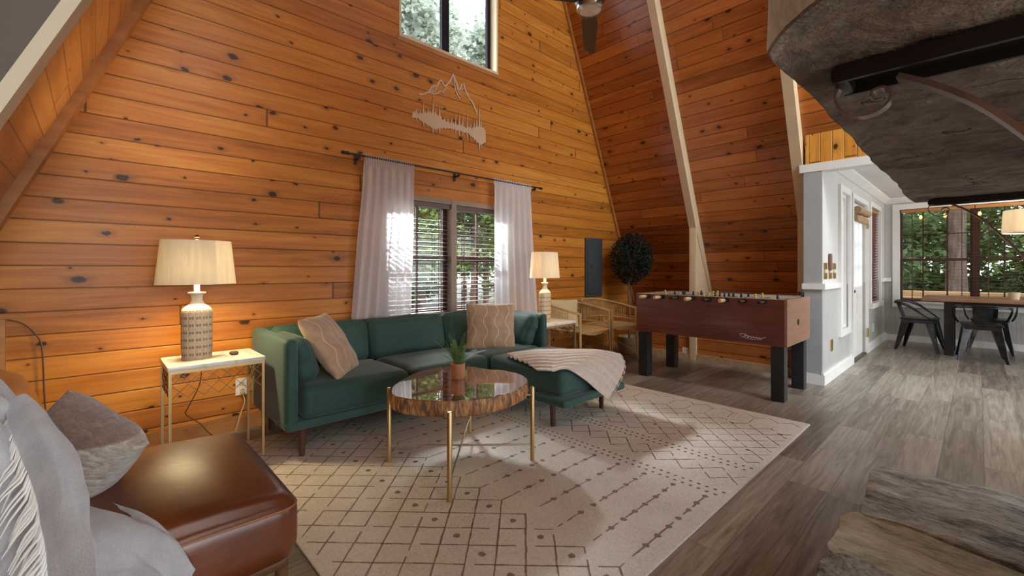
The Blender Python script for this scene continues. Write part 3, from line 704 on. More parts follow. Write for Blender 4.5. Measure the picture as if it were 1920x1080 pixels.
V = [p for r_ in rings for p in r_]; Fc = [(i*NP+k, i*NP+(k+1)%NP, (i+1)*NP+(k+1)%NP, (i+1)*NP+k) for i in range(len(rings)-1) for k in range(NP)]+[tuple(range(NP-1,-1,-1)), tuple((len(rings)-1)*NP+k for k in range(NP))]
mb = MB().add(V, Fc)
m, nt, b, out = mat_new('live_edge_wood'); N = NT(nt); o = N.sep(N.obj())
an = N.m('ARCTAN2', o[1], o[0]); f = N.noise(N.xyz(N.m('MULTIPLY', an, 14), N.m('MULTIPLY', o[2], 9), 0), 1, 5, .7, .6); f2 = N.noise(N.xyz(N.m('MULTIPLY', an, 3), o[2], 2), 1, 2)
c = N.ramp(f, [(.38,(.018,.006,.003)),(.47,(.16,.05,.012)),(.55,(.48,.19,.04)),(.68,(.68,.42,.17))]); N.put(b.inputs['Base Color'], N.mix(N.m('MULTIPLY', f2, .5), c, (.36,.24,.14)))
b.inputs['Roughness'].default_value = .55; N.put(b.inputs['Normal'], N.bump(f, .8, .012)); M['bark'] = m
slab = build('wood_slab', mb, M['bark'], t, True)
m, nt, b, out = mat_new('glossy_resin_wood_top'); N = NT(nt); o = N.obj(); S = N.sep(o)
d = N.m('SQRT', N.m('ADD', N.m('POWER', S[0], 2), N.m('POWER', S[1], 2))); f = N.noise(o, 5, 4, .6, .5)
r_ = N.m('SINE', N.m('MULTIPLY', N.m('ADD', d, N.m('MULTIPLY', f, .10)), 120)); 
N.put(b.inputs['Base Color'], N.ramp(N.m('MULTIPLY_ADD', r_, .12, f), [(.3,(.035,.013,.006)),(.6,(.17,.06,.022)),(.8,(.28,.12,.05))]))
b.inputs['Roughness'].default_value = .05; b.inputs['IOR'].default_value = 1.9; b.inputs['Coat Weight'].default_value = 1; b.inputs['Coat Roughness'].default_value = .01; b.inputs['Coat IOR'].default_value = 2.5; M['resin'] = m
a_ = ringz(.4522,-.013,.014,2); b2 = ringz(.4552,-.016,.014,2)
mb = MB().add(a_+b2, [(k,(k+1)%NP,NP+(k+1)%NP,NP+k) for k in range(NP)]+[tuple(NP+k for k in range(NP))]); build('resin_top', mb, M['resin'], slab, True, smooth=20)
LG = [(1.24,2.347),(1.24,1.748),(1.858,1.792),(1.86,2.385)]
for x, y in LG: build('leg', MB().lathe([(.0125,.0),(.0125,.438),(.010,.443),(.0,.443)],16,(x,y,0)), M['gold'], t, True)
for i, j in ((0,2),(1,3)):
    for z in (.105,.395):
        build('stretcher', MB().tube([(LG[i][0],LG[i][1],z+(.004 if i else 0)),(LG[j][0],LG[j][1],z+(.004 if i else 0))], .0055, 8), M['steel'], t, True)
# potted fern
t = thing('potted_fern', 'small green fern in a tan wooden pot on the coffee table', 'plant', (1.63,2.21,.4555))
build('pot', MB().lathe([(0,0),(.040,0),(.044,.012),(.044,.092),(.040,.096),(.037,.092),(.036,.082),(0,.082)],28), simple('tan_wooden_pot', (.40,.17,.075), .45, var=.25, stretch=(8,8,1), vscale=3), t)
random.seed(11); mb = MB()
for k in range(34):
    a = random.uniform(0,2*pi); ln = random.uniform(.10,.24); up = random.uniform(.35,1.4); r0 = .02
    P0 = [Vector((cos(a)*(r0*0.3+ln*s*.9/(.6+up)), sin(a)*(r0*.3+ln*s*.9/(.6+up)), .082+ln*up/(.6+up)*1.9*s-ln*.35*s*s)) for s in (0,.25,.5,.75,1)]
    mb.tube(P0, [.0012,.001,.001,.0008,.0004], 4)
    for q in range(3, 20):
        s = q/20; i = min(3,int(s*4)); p = P0[i].lerp(P0[i+1], s*4-i); d = (P0[min(4,i+1)]-P0[i]).normalized(); sd = d.cross(Vector((0,0,1))).normalized()
        L = .024*(1-s)**.6+.005
        for sg in (-1,1):
            tip = p+(sd*sg*.85+d*.5)*L; mid = p+(sd*sg*.5+d*.1)*L; mb.add([p, mid+d*.003, tip, mid+d*.007+Vector((0,0,.001))], [(0,1,2,3)], 0)
build('fronds', mb, simple('fern_green', (.13,.24,.07), .6, var=.5, vscale=30, col2=(.06,.13,.045)), t, smooth=0)
# ------------------------------------------------------------------ side tables and lamps
def side_table(label, loc, rz):
    t = thing('side_table', label, 'table', loc, rz, 'marble topped wire side tables')
    W, D, H = .47, .38, .605
    build('tabletop', MB().rcube((0,0,H-.012),(W,D,.024),.005,4), M['marble'], t)
    mb = MB()
    for s in (-1,1): mb.box(-W/2+.006,W/2-.006,s*(D/2-.012)-.006,s*(D/2-.012)+.006,H-.04,H-.024); mb.box(s*(W/2-.012)-.006,s*(W/2-.012)+.006,-D/2+.006,D/2-.006,H-.04,H-.024)
    build('top_frame', mb, M['gold'], t)
    for sx in (-1,1):
        for sy in (-1,1): build('leg', MB().box(sx*(W/2-.012)-.0065,sx*(W/2-.012)+.0065,sy*(D/2-.012)-.0065,sy*(D/2-.012)+.0065,0,H-.03), M['gold'], t)
    mb = MB()
    def lat(a, b_, n):
        a, b_ = Vector(a), Vector(b_)
        for ph in (0,1):
            for row in range(2):
                P0 = []
                for k in range(2*n+1):
                    z = (H-.035, H-.105, H-.175)[row+((k+ph) % 2)]
                    P0.append(a.lerp(b_, k/(2*n))+Vector((0,0,z)))
                if row == 1:
                    P0 = [p for p in P0]
                mb.tube(P0, .0025, 5)
    for s in (-1,1): lat((-W/2+.02,s*(D/2-.012),0),(W/2-.02,s*(D/2-.012),0),3); lat((s*(W/2-.012),-D/2+.02,0),(s*(W/2-.012),D/2-.02,0),2)
    build('wire_lattice', mb, M['bronze'], t, smooth=60); return t
st0 = side_table('marble topped gold side table between leather chair and green sofa', (.515,3.14,0), 0)
dup(st0, (3.315,2.995,0), 0, 'marble topped gold side table right of the sofa beside the rattan chairs')
def ceramic():
    m, nt, b, out = mat_new('textured_cream_ceramic'); N = NT(nt); S = N.sep(N.obj())
    an = N.m('ARCTAN2', N.m('MULTIPLY', S[1], 1.5), S[0]); u = N.m('MULTIPLY', an, 14/(2*pi)*1.0); v = N.m('DIVIDE', S[2], .042)
    fu = N.m('SUBTRACT', N.m('FRACT', N.m('ADD', u, 20)), .5); fv = N.m('SUBTRACT', N.m('FRACT', v), .72)
    col = N.sm(N.m('ABSOLUTE', fu), .46, .36)
    d = N.m('ADD', N.m('POWER', N.m('MULTIPLY', N.m('SUBTRACT', N.m('ABSOLUTE', fu), .2), 6), 2), N.m('POWER', N.m('MULTIPLY', fv, 5), 2))
    hole = N.m('MULTIPLY', N.sm(d, 1.3, .5), N.m('MULTIPLY', N.m('LESS_THAN', S[2], .285), N.m('GREATER_THAN', S[2], .01)))
    body = N.sm(S[2], .305, .27); f = N.noise(N.obj(), 60, 3)
    c = N.mix(body, (.68,.60,.46), N.ramp(f, [(.3,(.56,.42,.25)),(.7,(.74,.58,.38))])); N.put(b.inputs['Base Color'], N.mix(N.m('MULTIPLY', hole, .7), c, (.14,.085,.045)))
    b.inputs['Roughness'].default_value = .45
    N.put(b.inputs['Normal'], N.bump(N.m('SUBTRACT', N.m('MULTIPLY', N.m('MULTIPLY', col, body), .5), hole), .6, .004)); return m
M['ceramic'] = ceramic()
def lamp(label, loc, rz, watts):
    t = thing('table_lamp', label, 'lamp', loc, rz, 'lit ceramic table lamps')
    mb = MB().lathe([(0,0),(.070,0),(.074,.006),(.077,.10),(.077,.27),(.072,.292),(.055,.308),(.036,.322),(.027,.345),(.030,.372),(.044,.382),(.044,.388),(.018,.390)],48,(0,0,0),1.0,.68)
    build('lamp_base', mb, M['ceramic'], t)
    build('neck', MB().lathe([(.0145,.385),(.0145,.45),(.012,.452),(0.0,.452)],16), simple('cream_neck', (.70,.66,.56), .4), t)
    def sh(z): return .198-(z-.435)/.255*.026
    zs = [.435,.5,.56,.62,.69]
    mb = MB().lathe([(sh(z),z) for z in zs],56,(0,0,0),1,.62).lathe([(sh(z)-.0025,z) for z in zs[::-1]],56,(0,0,0),1,.62)
    mb.f = [f for f in mb.f if len(f) == 4]; mb.mi = [0]*len(mb.f)
    build('lamp_shade', mb, M['shade'], t)
    mb = MB().tube([(-.165,0,.68),(.165,0,.68)],.0018,6).tube([(0,-.10,.68),(0,.10,.68)],.0018,6).tube([(0,0,.45),(.05,0,.5),(.055,0,.6),(0,0,.69)],.0018,6).tube([(0,0,.45),(-.05,0,.5),(-.055,0,.6),(0,0,.69)],.0018,6)
    build('harp', mb, M['steel'], t)
    build('finial', MB().lathe([(.006,.69),(.013,.697),(.010,.703),(.015,.712),(.009,.722),(0,.726)],14), simple('dark_finial', (.12,.07,.05), .4, metal=.3), t)
    build('bulb', MB().lathe([(.012,.46),(.028,.50),(.03,.525),(.02,.55),(0,.558)],16), emissive('lit_bulb', (1,.72,.42), 6), t)
    return t
lp = lamp('lit cream ceramic lamp on the marble table by the leather chair', (.437,3.15,.6052), 0, 8)
dup(lp, (3.27,2.98,.6052), radians(8), 'lit cream ceramic lamp on the marble table right of the sofa')
for (x, y, e, c_) in ((.437,3.15,72,(1,.78,.42)),(3.27,2.98,16,(1,.70,.40))):
    light('lamp_bulb_light', 'POINT', (x,y,1.12), e, c_, shadow_soft_size=.05)
tag(build('stone_coaster', MB().rcube((.62,3.13,.617),(.045,.04,.022),.009,5,(0,0,.002)), simple('brown_pebble', (.10,.055,.035), .5, var=.3)), 'small brown pebble on the marble table beside the lamp', 'pebble')
# ------------------------------------------------------------------ leather chair with cushion and blanket
t = thing('lounge_chair', 'cognac leather lounge chair in the lower left corner', 'chair', (.1,1.8,0))
mb = MB().rcube((.075,1.805,.342),(.77,.76,.20),.055,20,(.010,.008,.046),fn=lambda p: p+Vector((0,0,.005*nz(p*9,1,1)))); build('seat', mb, M['leather'], t, True)
def rring(x0, x1, y0, y1, r, z, n=7):
    P = []
    for cx, cy, a0 in ((x1-r,y1-r,0),(x0+r,y1-r,pi/2),(x0+r,y0+r,pi),(x1-r,y0+r,1.5*pi)):
        P += [(cx+r*cos(a0+k*pi/2/n), cy+r*sin(a0+k*pi/2/n), z) for k in range(n+1)]
    return P
build('piping', MB().tube(rring(-.308,.458,1.427,2.183,.05,.408),.0042,6,closed=True), simple('tan_piping', (.30,.11,.03), .4), t, True)
T = Matrix.Translation((-.125,1.805,.40)) @ Matrix.Rotation(radians(-19),4,'Y')
build('backrest', MB().rcube((0,0,.21),(.16,.74,.44),.07,14,(.03,.01,.02),T=T), M['leather_tan'], t, True)
build('seat_frame', MB().rcube((.075,1.805,.232),(.72,.70,.035),.01,4), simple('walnut_chair_frame', (.10,.04,.015), .4, var=.2), t, True)
for x, y in ((.42,1.48),(.42,2.13),(-.25,1.48),(-.25,2.13)): build('leg', MB().lathe([(.012,0),(.02,.22)],12,(x,y,0)), simple('walnut_leg', (.12,.05,.02), .4, var=.2), t, True)
M['fur'] = None
def fur():
    m, nt, b, out = mat_new('shaggy_taupe_cushion'); N = NT(nt); o = N.obj(); S = N.sep(o)
    f = N.noise(N.xyz(N.m('MULTIPLY', S[0], 40), 0, N.m('MULTIPLY', S[2], 110)), 1, 4, .7, .8)
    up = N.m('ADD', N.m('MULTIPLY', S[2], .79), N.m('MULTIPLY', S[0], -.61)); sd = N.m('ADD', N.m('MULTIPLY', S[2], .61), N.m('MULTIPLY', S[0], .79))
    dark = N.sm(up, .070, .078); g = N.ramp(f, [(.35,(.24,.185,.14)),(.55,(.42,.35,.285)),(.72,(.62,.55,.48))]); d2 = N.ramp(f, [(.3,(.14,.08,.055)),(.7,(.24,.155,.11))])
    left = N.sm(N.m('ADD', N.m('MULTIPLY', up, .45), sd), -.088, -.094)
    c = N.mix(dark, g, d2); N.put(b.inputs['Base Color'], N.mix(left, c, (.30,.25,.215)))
    b.inputs['Roughness'].default_value = .95; b.inputs['Sheen Weight'].default_value = .6
    N.put(b.inputs['Normal'], N.bump(f, .9, .012)); return m
def rot2(ex, ez, a):
    ex, ez = Vector(ex).normalized(), Vector(ez); ez = (ez-ex*ez.dot(ex)).normalized(); return ex*cos(a)+ez*sin(a), ez*cos(a)-ex*sin(a)
_x, _z = rot2((.80,-.60,0), (-.20,.10,.97), radians(-38))
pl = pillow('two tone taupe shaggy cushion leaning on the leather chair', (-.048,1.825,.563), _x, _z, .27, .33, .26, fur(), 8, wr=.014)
m, nt, b, out = mat_new('grey_woven_blanket'); N = NT(nt); o = N.obj(); f = N.noise(o, 14, 4); g = N.noise(o, 260, 2)
N.put(b.inputs['Base Color'], N.ramp(N.m('MULTIPLY_ADD', g, .35, N.m('MULTIPLY', f, .65)), [(.3,(.31,.31,.325)),(.7,(.48,.485,.50))])); b.inputs['Roughness'].default_value = .95; b.inputs['Sheen Weight'].default_value = .4
N.put(b.inputs['Normal'], N.bump(N.m('ADD', g, N.m('MULTIPLY', f, .8)), .5, .003)); M['blanket'] = m
tb = thing('throw_blanket', 'grey woven blanket with white fringe draped over the leather chair', 'blanket', (-.1,1.6,.45))
far_ = [(-.42,1.80,.60),(-.35,1.82,.84),(-.24,1.82,.87),(-.155,1.80,.77),(-.105,1.80,.68),(-.065,1.82,.57),(-.03,1.85,.480),(.03,1.67,.478),(.10,1.52,.478),(.15,1.44,.445),(.185,1.405,.35)]
mid_ = [(-.42,1.55,.55),(-.35,1.55,.85),(-.26,1.55,.87),(-.17,1.55,.79),(-.115,1.53,.68),(-.085,1.50,.57),(-.05,1.48,.50),(.03,1.45,.475),(.07,1.42,.44),(.12,1.395,.38),(.155,1.385,.29)]
near_ = [(-.45,1.41,.50),(-.36,1.41,.84),(-.26,1.41,.86),(-.18,1.41,.78),(-.15,1.375,.66),(-.145,1.345,.54),(-.14,1.32,.42),(-.10,1.31,.32),(-.03,1.33,.28),(.08,1.35,.25),(.13,1.37,.22)]
net = [[f, tuple((Vector(f)*.5+Vector(m)*.5)+Vector((.008,0,.008))), m, tuple((Vector(m)*.5+Vector(n_)*.5)+Vector((.01,-.01,.015))), n_] for f, m, n_ in zip(far_, mid_, near_)]
S1 = ctrl(net)
def bl(u, v):
    p = Vector(S1(u, v)); k = .020*sin(v*15+u*4)*min(1,u*2)+.034*nz((u*4.5,v*6,0),1,6)+.006*nz((u*18,v*16,0),1,7)+.012*abs(nz((u*7,v*9,3),1,5))
    return p+Vector((.35,-.2,.9))*k*(.6 if u > .45 else 1)
build('cloth', MB().sheet(bl, 80, 60, .006), M['blanket'], tb, True)
mb = MB(); random.seed(21)
flap = ctrl([[(-.213,1.73,.783),(-.177,1.735,.802),(-.14,1.70,.757)],[(-.180,1.585,.724),(-.128,1.553,.739),(-.080,1.530,.687)],[(-.142,1.482,.638),(-.101,1.446,.656),(-.059,1.415,.627)],[(-.124,1.406,.567),(-.086,1.356,.573),(-.050,1.318,.567)],[(-.112,1.347,.475),(-.074,1.298,.482),(-.04,1.262,.482)]])
CAM = Vector((0,0,1.13))
fl = lambda u, v: CAM+(Vector(flap(u,v))-CAM)*.93+Vector((.040,-.038,0))+Vector((.6,-.4,.3))*(.008*nz((u*6,v*6,2),1,9)+.006)
build('folded_end', MB().sheet(fl, 30, 24, .006), M['blanket'], tb, True)
for k in range(46):
    u = .10+.88*k/45; p = fl(u, .0); d = Vector((-.035+random.uniform(-.01,.01),-.035,-.07+random.uniform(-.02,.02)))
    mb.tube([p, p+d*.35+Vector((.006,-.004,0)), p+d*.7, p+d*1.1], [.0022,.0028,.002,.001], 5)
build('fringe', mb, simple('white_fringe_yarn', (.74,.72,.68), .9), tb, True)
# ------------------------------------------------------------------ curtains, rod, blinds
yc = G-.075
t = thing('curtain_rod', 'thin black curtain rod above the double window', 'curtain rod', (2.62, yc, 2.06))
build('rod', MB().tube([(1.50,yc,2.068),(3.76,yc,2.068)], .008, 10), M['black_metal'], t, True)
build('finial', MB().tube([(1.44,yc,2.068),(1.50,yc,2.068)], .013, 10), M['black_metal'], t, True)
build('finial', MB().tube([(3.76,yc,2.068),(3.80,yc,2.068)], .013, 10), M['black_metal'], t, True)
for x in (1.585, 2.60, 3.68): build('bracket', MB().box(x-.008,x+.008,yc,G-.001,2.035,2.05).box(x-.008,x+.008,yc-.01,yc+.01,2.035,2.06).box(x-.012,x+.012,G-.008,G-.001,2.0,2.08), M['black_metal'], t, True)
def curtain(label, xt0, xt1, xb0, xb1, ztop, zbot, seed):
    def f(u, v):
        z = ztop+(zbot-ztop)*v; k = v**1.15
        a = xt0+(xb0-xt0)*k; b_ = xt1+(xb1-xt1)*k
        x = a+(b_-a)*u; amp = .012+.022*v
        y = yc+amp*sin(u*2*pi*6.5+seed+.8*sin(v*3))+.012*v*nz((u*4,v*3,0),1,seed)
        if v < .035: y = yc+.010*sin(u*2*pi*22)
        return (x+.012*nz((u*3,v*4,1),1,seed+4), y, z+(.012 if v == 0 else 0)*sin(u*60)**2)
    mb = MB().grid(f, 150, 46); o = build('curtain', mb, M['sheer']); return tag(o, label, 'curtain', 'sheer white curtains on the black rod')
curtain('sheer white curtain left of the blinds, flaring wide towards the bottom', 1.63, 2.095, 1.46, 2.03, 2.082, .05, 1)
curtain('sheer white curtain right of the blinds beside the right hand lamp', 3.06, 3.62, 3.05, 3.80, 2.082, .05, 5)
M['blind'] = simple('dark_brown_wood_slat', (.085,.035,.022), .38, var=.3, stretch=(.5,8,8), vscale=6, coat=.2)
M['blind_red'] = simple('dark_red_wood_slat', (.16,.042,.030), .4, var=.3, stretch=(.5,8,8), vscale=6)
def blind(name, label, ax, c, a0, a1, z0, z1, pitch, wdt, tilt, mat, group, valance=None, sgn=1):
    """ax 0: slats run along x at y=c; ax 1: along y at x=c"""
    t = thing(name, label, 'window blind', ((a0+a1)/2, c, z0) if ax == 0 else (c, (a0+a1)/2, z0), 0, group)
    mb = MB(); n = int((z1-z0-.07)/pitch)
    for i in range(n):
        z = z0+.03+i*pitch; dy, dz = wdt/2*cos(tilt), wdt/2*sin(tilt)*sgn
        P = [(c-dy,z-dz-.0013),(c+dy,z+dz-.0013),(c+dy,z+dz+.0013),(c-dy,z-dz+.0013)]
        mb.prism(P, 0, a0+.004, a1-.004) if ax == 0 else mb.prism([(q[0],q[1]) for q in P], 1, a0+.004, a1-.004)
    build('slats', mb, mat, t, True, smooth=0)
    B = lambda m_, u0, u1, c0, c1, zz0, zz1: m_.box(u0,u1,c0,c1,zz0,zz1) if ax == 0 else m_.box(c0,c1,u0,u1,zz0,zz1)
    build('head_rail', B(MB(), a0, a1, c-.024, c+.024, z1-.045, z1), valance or mat, t, True)
    build('bottom_rail', B(MB(), a0+.003, a1-.003, c-.024, c+.024, z0, z0+.018), mat, t, True)
    mb = MB()
    for q in (.16, .84):
        u = a0+(a1-a0)*q
        for s in (-1, 1): B(mb, u-.0045, u+.0045, c+s*(wdt/2+.001)-.0006, c+s*(wdt/2+.001)+.0006, z0+.01, z1-.03)
    build('ladder_tape', mb, mat, t, True)
    return t
blind('window_blind', 'open dark brown slatted blind in the left half of the double window', 0, G+.03, 1.895, 2.555, .685, 1.762, .042, .040, radians(8), M['blind'], 'brown blinds of the double window')
blind('window_blind', 'open dark brown slatted blind in the right half of the double window', 0, G+.03, 2.625, 3.285, .685, 1.762, .042, .040, radians(8), M['blind'], 'brown blinds of the double window')
M['honey'] = simple('honey_wood_valance', (.42,.19,.06), .45, var=.2, stretch=(8,.6,8), vscale=4)
blind('window_blind', 'open brown blind in the left half of the dining window', 1, 9.235, .045, .84, .64, 2.05, .05, .03, radians(3), M['blind'], 'thin slatted blinds of the dining window', M['honey'])
blind('window_blind', 'open brown blind in the right half of the dining window behind the pendant', 1, 9.235, -.77, .035, .64, 2.05, .05, .03, radians(3), M['blind'], 'thin slatted blinds of the dining window', M['honey'])
blind('window_blind', 'half closed dark red blind right of the entry door', 0, 1.075, 7.875, 8.645, .68, 1.99, .040, .045, radians(38), M['blind_red'], None, M['honey'], sgn=-1)
tag(build('sidelight_curtain', MB().grid(lambda u,v: (5.965+.36*u, 1.088+.008*sin(u*2*pi*5), .505+1.43*v), 60, 8), M['sheer']), 'white gathered sheer behind the sidelight beside the entry door', 'curtain')
tag(build('door_curtain', MB().grid(lambda u,v: (6.71+.64*u, 1.060+.006*sin(u*2*pi*9), .91+.86*v), 90, 6), M['sheer']), 'white gathered sheer over the entry door glass', 'curtain')
t = thing('rolled_shade', 'rolled up woven shade at the top of the entry door', 'window shade', (7.03,1.02,1.70))
M['bamboo'] = simple('woven_bamboo', (.38,.24,.12), .6, var=.35, stretch=(1,12,12), vscale=8, bumps=.4, bscale=40)
build('roll', MB().tube([(6.66,1.005,1.845),(7.40,1.005,1.845)], .042, 18), M['bamboo'], t, True)
build('lower_fold', MB().rcube((7.03,1.02,1.745),(.72,.05,.07),.01,4), M['bamboo'], t, True)
# ------------------------------------------------------------------ wall decor
t = thing('mountain_wall_decal', 'thin pale metal mountain range line art above the curtain rod', 'wall art', (2.54,G-.006,2.78))
M['decor'] = simple('pale_tan_metal_decor', (.62,.45,.30), .45, var=.06)
def line2(mb, P, w): mb.tube([(x,G-.006,z) for x,z in P], [w]*len(P), prof=[(-1,-.35),(1,-.35),(1,.35),(-1,.35)], up=Vector((0,1,0)))
mb = MB()
for P, w_ in (([(2.19,2.752),(2.25,2.772),(2.301,2.81),(2.33,2.862),(2.37,2.885),(2.39,2.888),(2.415,2.935),(2.442,2.957),(2.46,2.935),(2.477,2.912),(2.50,2.925),(2.53,2.960),(2.555,3.0),(2.584,3.063),(2.604,3.02),(2.614,2.995),(2.633,2.955),(2.651,2.925),(2.67,2.945),(2.69,2.99),(2.707,3.005),(2.722,2.97),(2.733,2.94),(2.75,2.92),(2.765,2.895),(2.79,2.86),(2.82,2.85),(2.836,2.82),(2.862,2.775),(2.882,2.748)],.009),
             ([(2.30,2.79),(2.34,2.83),(2.355,2.87)],.006),([(2.325,2.79),(2.37,2.84),(2.39,2.885)],.006),([(2.345,2.795),(2.40,2.82),(2.43,2.85),(2.46,2.85),(2.49,2.89),(2.50,2.925)],.006),([(2.46,2.85),(2.475,2.83)],.005),
             ([(2.584,3.05),(2.60,2.96),(2.615,2.90),(2.64,2.86),(2.665,2.835)],.006),([(2.62,2.98),(2.635,2.92),(2.66,2.885),(2.685,2.87)],.006),([(2.66,2.925),(2.69,2.935),(2.71,2.96)],.005),([(2.74,2.93),(2.735,2.90),(2.755,2.89)],.005)): line2(mb, P, w_)
build('ridge_lines', mb, M['decor'], t, True)
random.seed(31)
top_ = []; bot = []
spk = {2.165:.06,2.205:.05,2.24:.125,2.29:.06,2.345:.15,2.375:.06,2.42:.13,2.52:.05,2.56:.08,2.61:.12,2.655:.15,2.70:.13,2.755:.17,2.80:.06,2.845:.10,2.88:.10,2.915:.26,2.935:.10}
def base(x):
    k = (x-2.13)/(3.0-2.13); c = 2.545-.0*k
    tt = .03+.05*max(0,1-abs(x-2.35)/.16)+.06*max(0,1-abs(x-2.93)/.14); bb = .015+.055*max(0,1-abs(x-2.36)/.18)+.075*max(0,1-abs(x-2.93)/.16)
    return c-.02*k, tt, bb
P_ = []; xs = sorted(set([2.12+.011*i for i in range(82)]+list(spk)))
for x in xs:
    c, tt, bb = base(x)
    if x in spk: P_ += [(x-.011,c+tt),(x-.006,c+tt+.35*spk[x]),(x,c+tt+spk[x]),(x+.006,c+tt+.35*spk[x]),(x+.011,c+tt)]
    else:
        if all(abs(x-s_) > .012 for s_ in spk): P_.append((x, c+tt+random.uniform(-.008,.028)))
Q_ = []
for x in xs[::-1]:
    c, tt, bb = base(x)
    if x in spk: Q_ += [(x+.009,c-bb),(x,c-bb-.45*spk[x]),(x-.009,c-bb)]
    elif all(abs(x-s_) > .010 for s_ in spk): Q_.append((x, c-bb-random.uniform(-.004,.016)))
# strip of quads between upper and lower outline
def interp(L, x):
    L = sorted(L)
    for (x0_, z0_), (x1_, z1_) in zip(L, L[1:]):
        if x0_ <= x <= x1_: return z0_+(z1_-z0_)*((x-x0_)/(x1_-x0_) if x1_ > x0_ else 0)
    return L[0][1] if x < L[0][0] else L[-1][1]
X_ = sorted(set(round(p[0],4) for p in P_+Q_)); X_ = [x for x in X_ if 2.115 <= x <= 3.01]
V = []; Fc = []
for x in X_:
    a_, b2 = interp(P_, x), interp(Q_, x)
    for y in (G-.009, G-.004): V += [(x,y,a_),(x,y,b2)]
for i in range(len(X_)-1):
    o_ = 4*i; Fc += [(o_,o_+4,o_+5,o_+1),(o_+2,o_+3,o_+7,o_+6),(o_,o_+2,o_+6,o_+4),(o_+1,o_+5,o_+7,o_+3)]
o = build('treeline_wall_decal', MB().add(V, Fc, flat=True), M['decor'], smooth=0); tag(o, 'pale metal pine treeline silhouette with its reflection below the mountain art', 'wall art')
t = thing('electrical_panel', 'dark grey metal electrical panel on the pine wall above the rattan chairs', 'electrical panel', (4.897,G-.02,.76))
M['panel'] = simple('dark_grey_panel_paint', (.05,.056,.062), .45, var=.08)
build('cover', MB().rcube((4.897,G-.012,1.15),(.372,.024,.785),.006,4), M['panel'], t, True)
build('panel_door', MB().rcube((4.897,G-.028,1.15),(.31,.012,.70),.004,4), M['panel'], t, True)
build('latch', MB().box(4.80,4.812,G-.04,G-.03,1.12,1.18), M['steel'], t, True)
def outlet(label, cx, cz, ax, plane, mat, kind='wall_outlet', w_=.075, h_=.118, cat='outlet'):
    """ax 1: plate on a wall at y=plane facing -y; ax 0: at x=plane facing -x"""
    B = (lambda m_, u0, u1, d0, d1, z0_, z1_: m_.box(u0,u1,plane-d1,plane-d0,z0_,z1_)) if ax == 1 else (lambda m_, u0, u1, d0, d1, z0_, z1_: m_.box(plane-d1,plane-d0,u0,u1,z0_,z1_))
    t = thing(kind, label, cat, (cx,plane,cz) if ax == 1 else (plane,cx,cz))
    build('cover_plate', B(MB(), cx-w_/2, cx+w_/2, 0, .006, cz-h_/2, cz+h_/2), mat, t, True)
    for s in (-1,1):
        mb = B(MB(), cx-.017, cx+.017, .0055, .009, cz+s*.026-.014, cz+s*.026+.014); k0 = len(mb.f)
        for q in (-.006,.006): B(mb, cx+q-.0013, cx+q+.0013, .0085, .0098, cz+s*.026-.005, cz+s*.026+.005)
        mb.mi = [0 if i < k0 else 1 for i in range(len(mb.f))]
        build('receptacle', mb, [mat, M['black_metal']], t, True)
    return t
M['plate'] = simple('white_plastic', (.75,.73,.68), .35, var=.03)
outlet('white outlet on the pine wall under the left side table', .757, .30, 1, G, M['plate'])
outlet('white outlet beside the rafter post behind the game table', 2.535, .085, 0, 5.40, M['plate'])
outlet('brass outlet low on the entry wall', 5.52, .345, 1, 1.044, M['brass'])
outlet('white outlet low on the wall below the small red blind', 8.10, .29, 1, 1.044, M['plate'])
for x, lab in ((5.27,'brass switch plate nearest the post on the entry wall'),(5.47,'middle brass switch plate on the entry wall'),(5.66,'brass switch plate beside the sidelight')):
    t = thing('light_switch', lab, 'light switch', (x,1.05,1.10))
    build('cover_plate', MB().box(x-.065,x+.065,1.043,1.05,1.03,1.19), M['brass'], t, True)
    for q in (-.0275,.0275): build('toggle', MB().box(x+q-.0075,x+q+.0075,1.03,1.043,1.09,1.125), M['plate'], t, True)
tag(build('wall_hook', MB().rcube((5.42,1.035,1.20),(.05,.03,.17),.01,4), simple('reddish_wood', (.16,.07,.05), .5)), 'small reddish wooden holder above the brass switches', 'holder')
# cords
M['cord_w'] = simple('cream_cable', (.62,.52,.36), .5); M['cord_b'] = simple('brown_cable', (.10,.05,.03), .5)
t = thing('lamp_cord', 'cream cord and plug hanging from the outlet under the left side table', 'cord', (.78,3.5,.0))
build('plug', MB().rcube((.757,G-.025,.268),(.024,.03,.03),.005,4), M['cord_w'], t, True)
build('cable', MB().tube(smoothpath([(.757,G-.03,.255),(.765,G-.05,.20),(.74,G-.06,.13),(.70,G-.10,.03),(.66,3.40,.018)],10),.0035,6), M['cord_w'], t, True)
tag(build('power_cable', MB().tube(smoothpath([(.48,3.30,.58),(.49,3.42,.40),(.44,3.50,.24),(.43,3.52,.19),(.50,3.50,.12),(.56,3.46,.04),(.62,3.42,.018)],10),.003,6), M['cord_b']), 'brown lamp cord hanging behind the left side table', 'cord')
tag(build('power_cable', MB().tube(smoothpath([(-.34,G-.012,.86),(-.28,G-.012,.83),(-.23,G-.014,.76),(-.21,G-.02,.68),(-.20,G-.02,.40),(-.18,G-.03,.10)],10),.004,6), M['cord_b']), 'dark cable running down the pine wall behind the leather chair', 'cord')
tag(build('trim_block', MB().box(-.56,-.345,G-.03,G-.001,.10,.86), M['pine_trim']), 'pine board fixed upright at the far left of the gable wall', 'board')
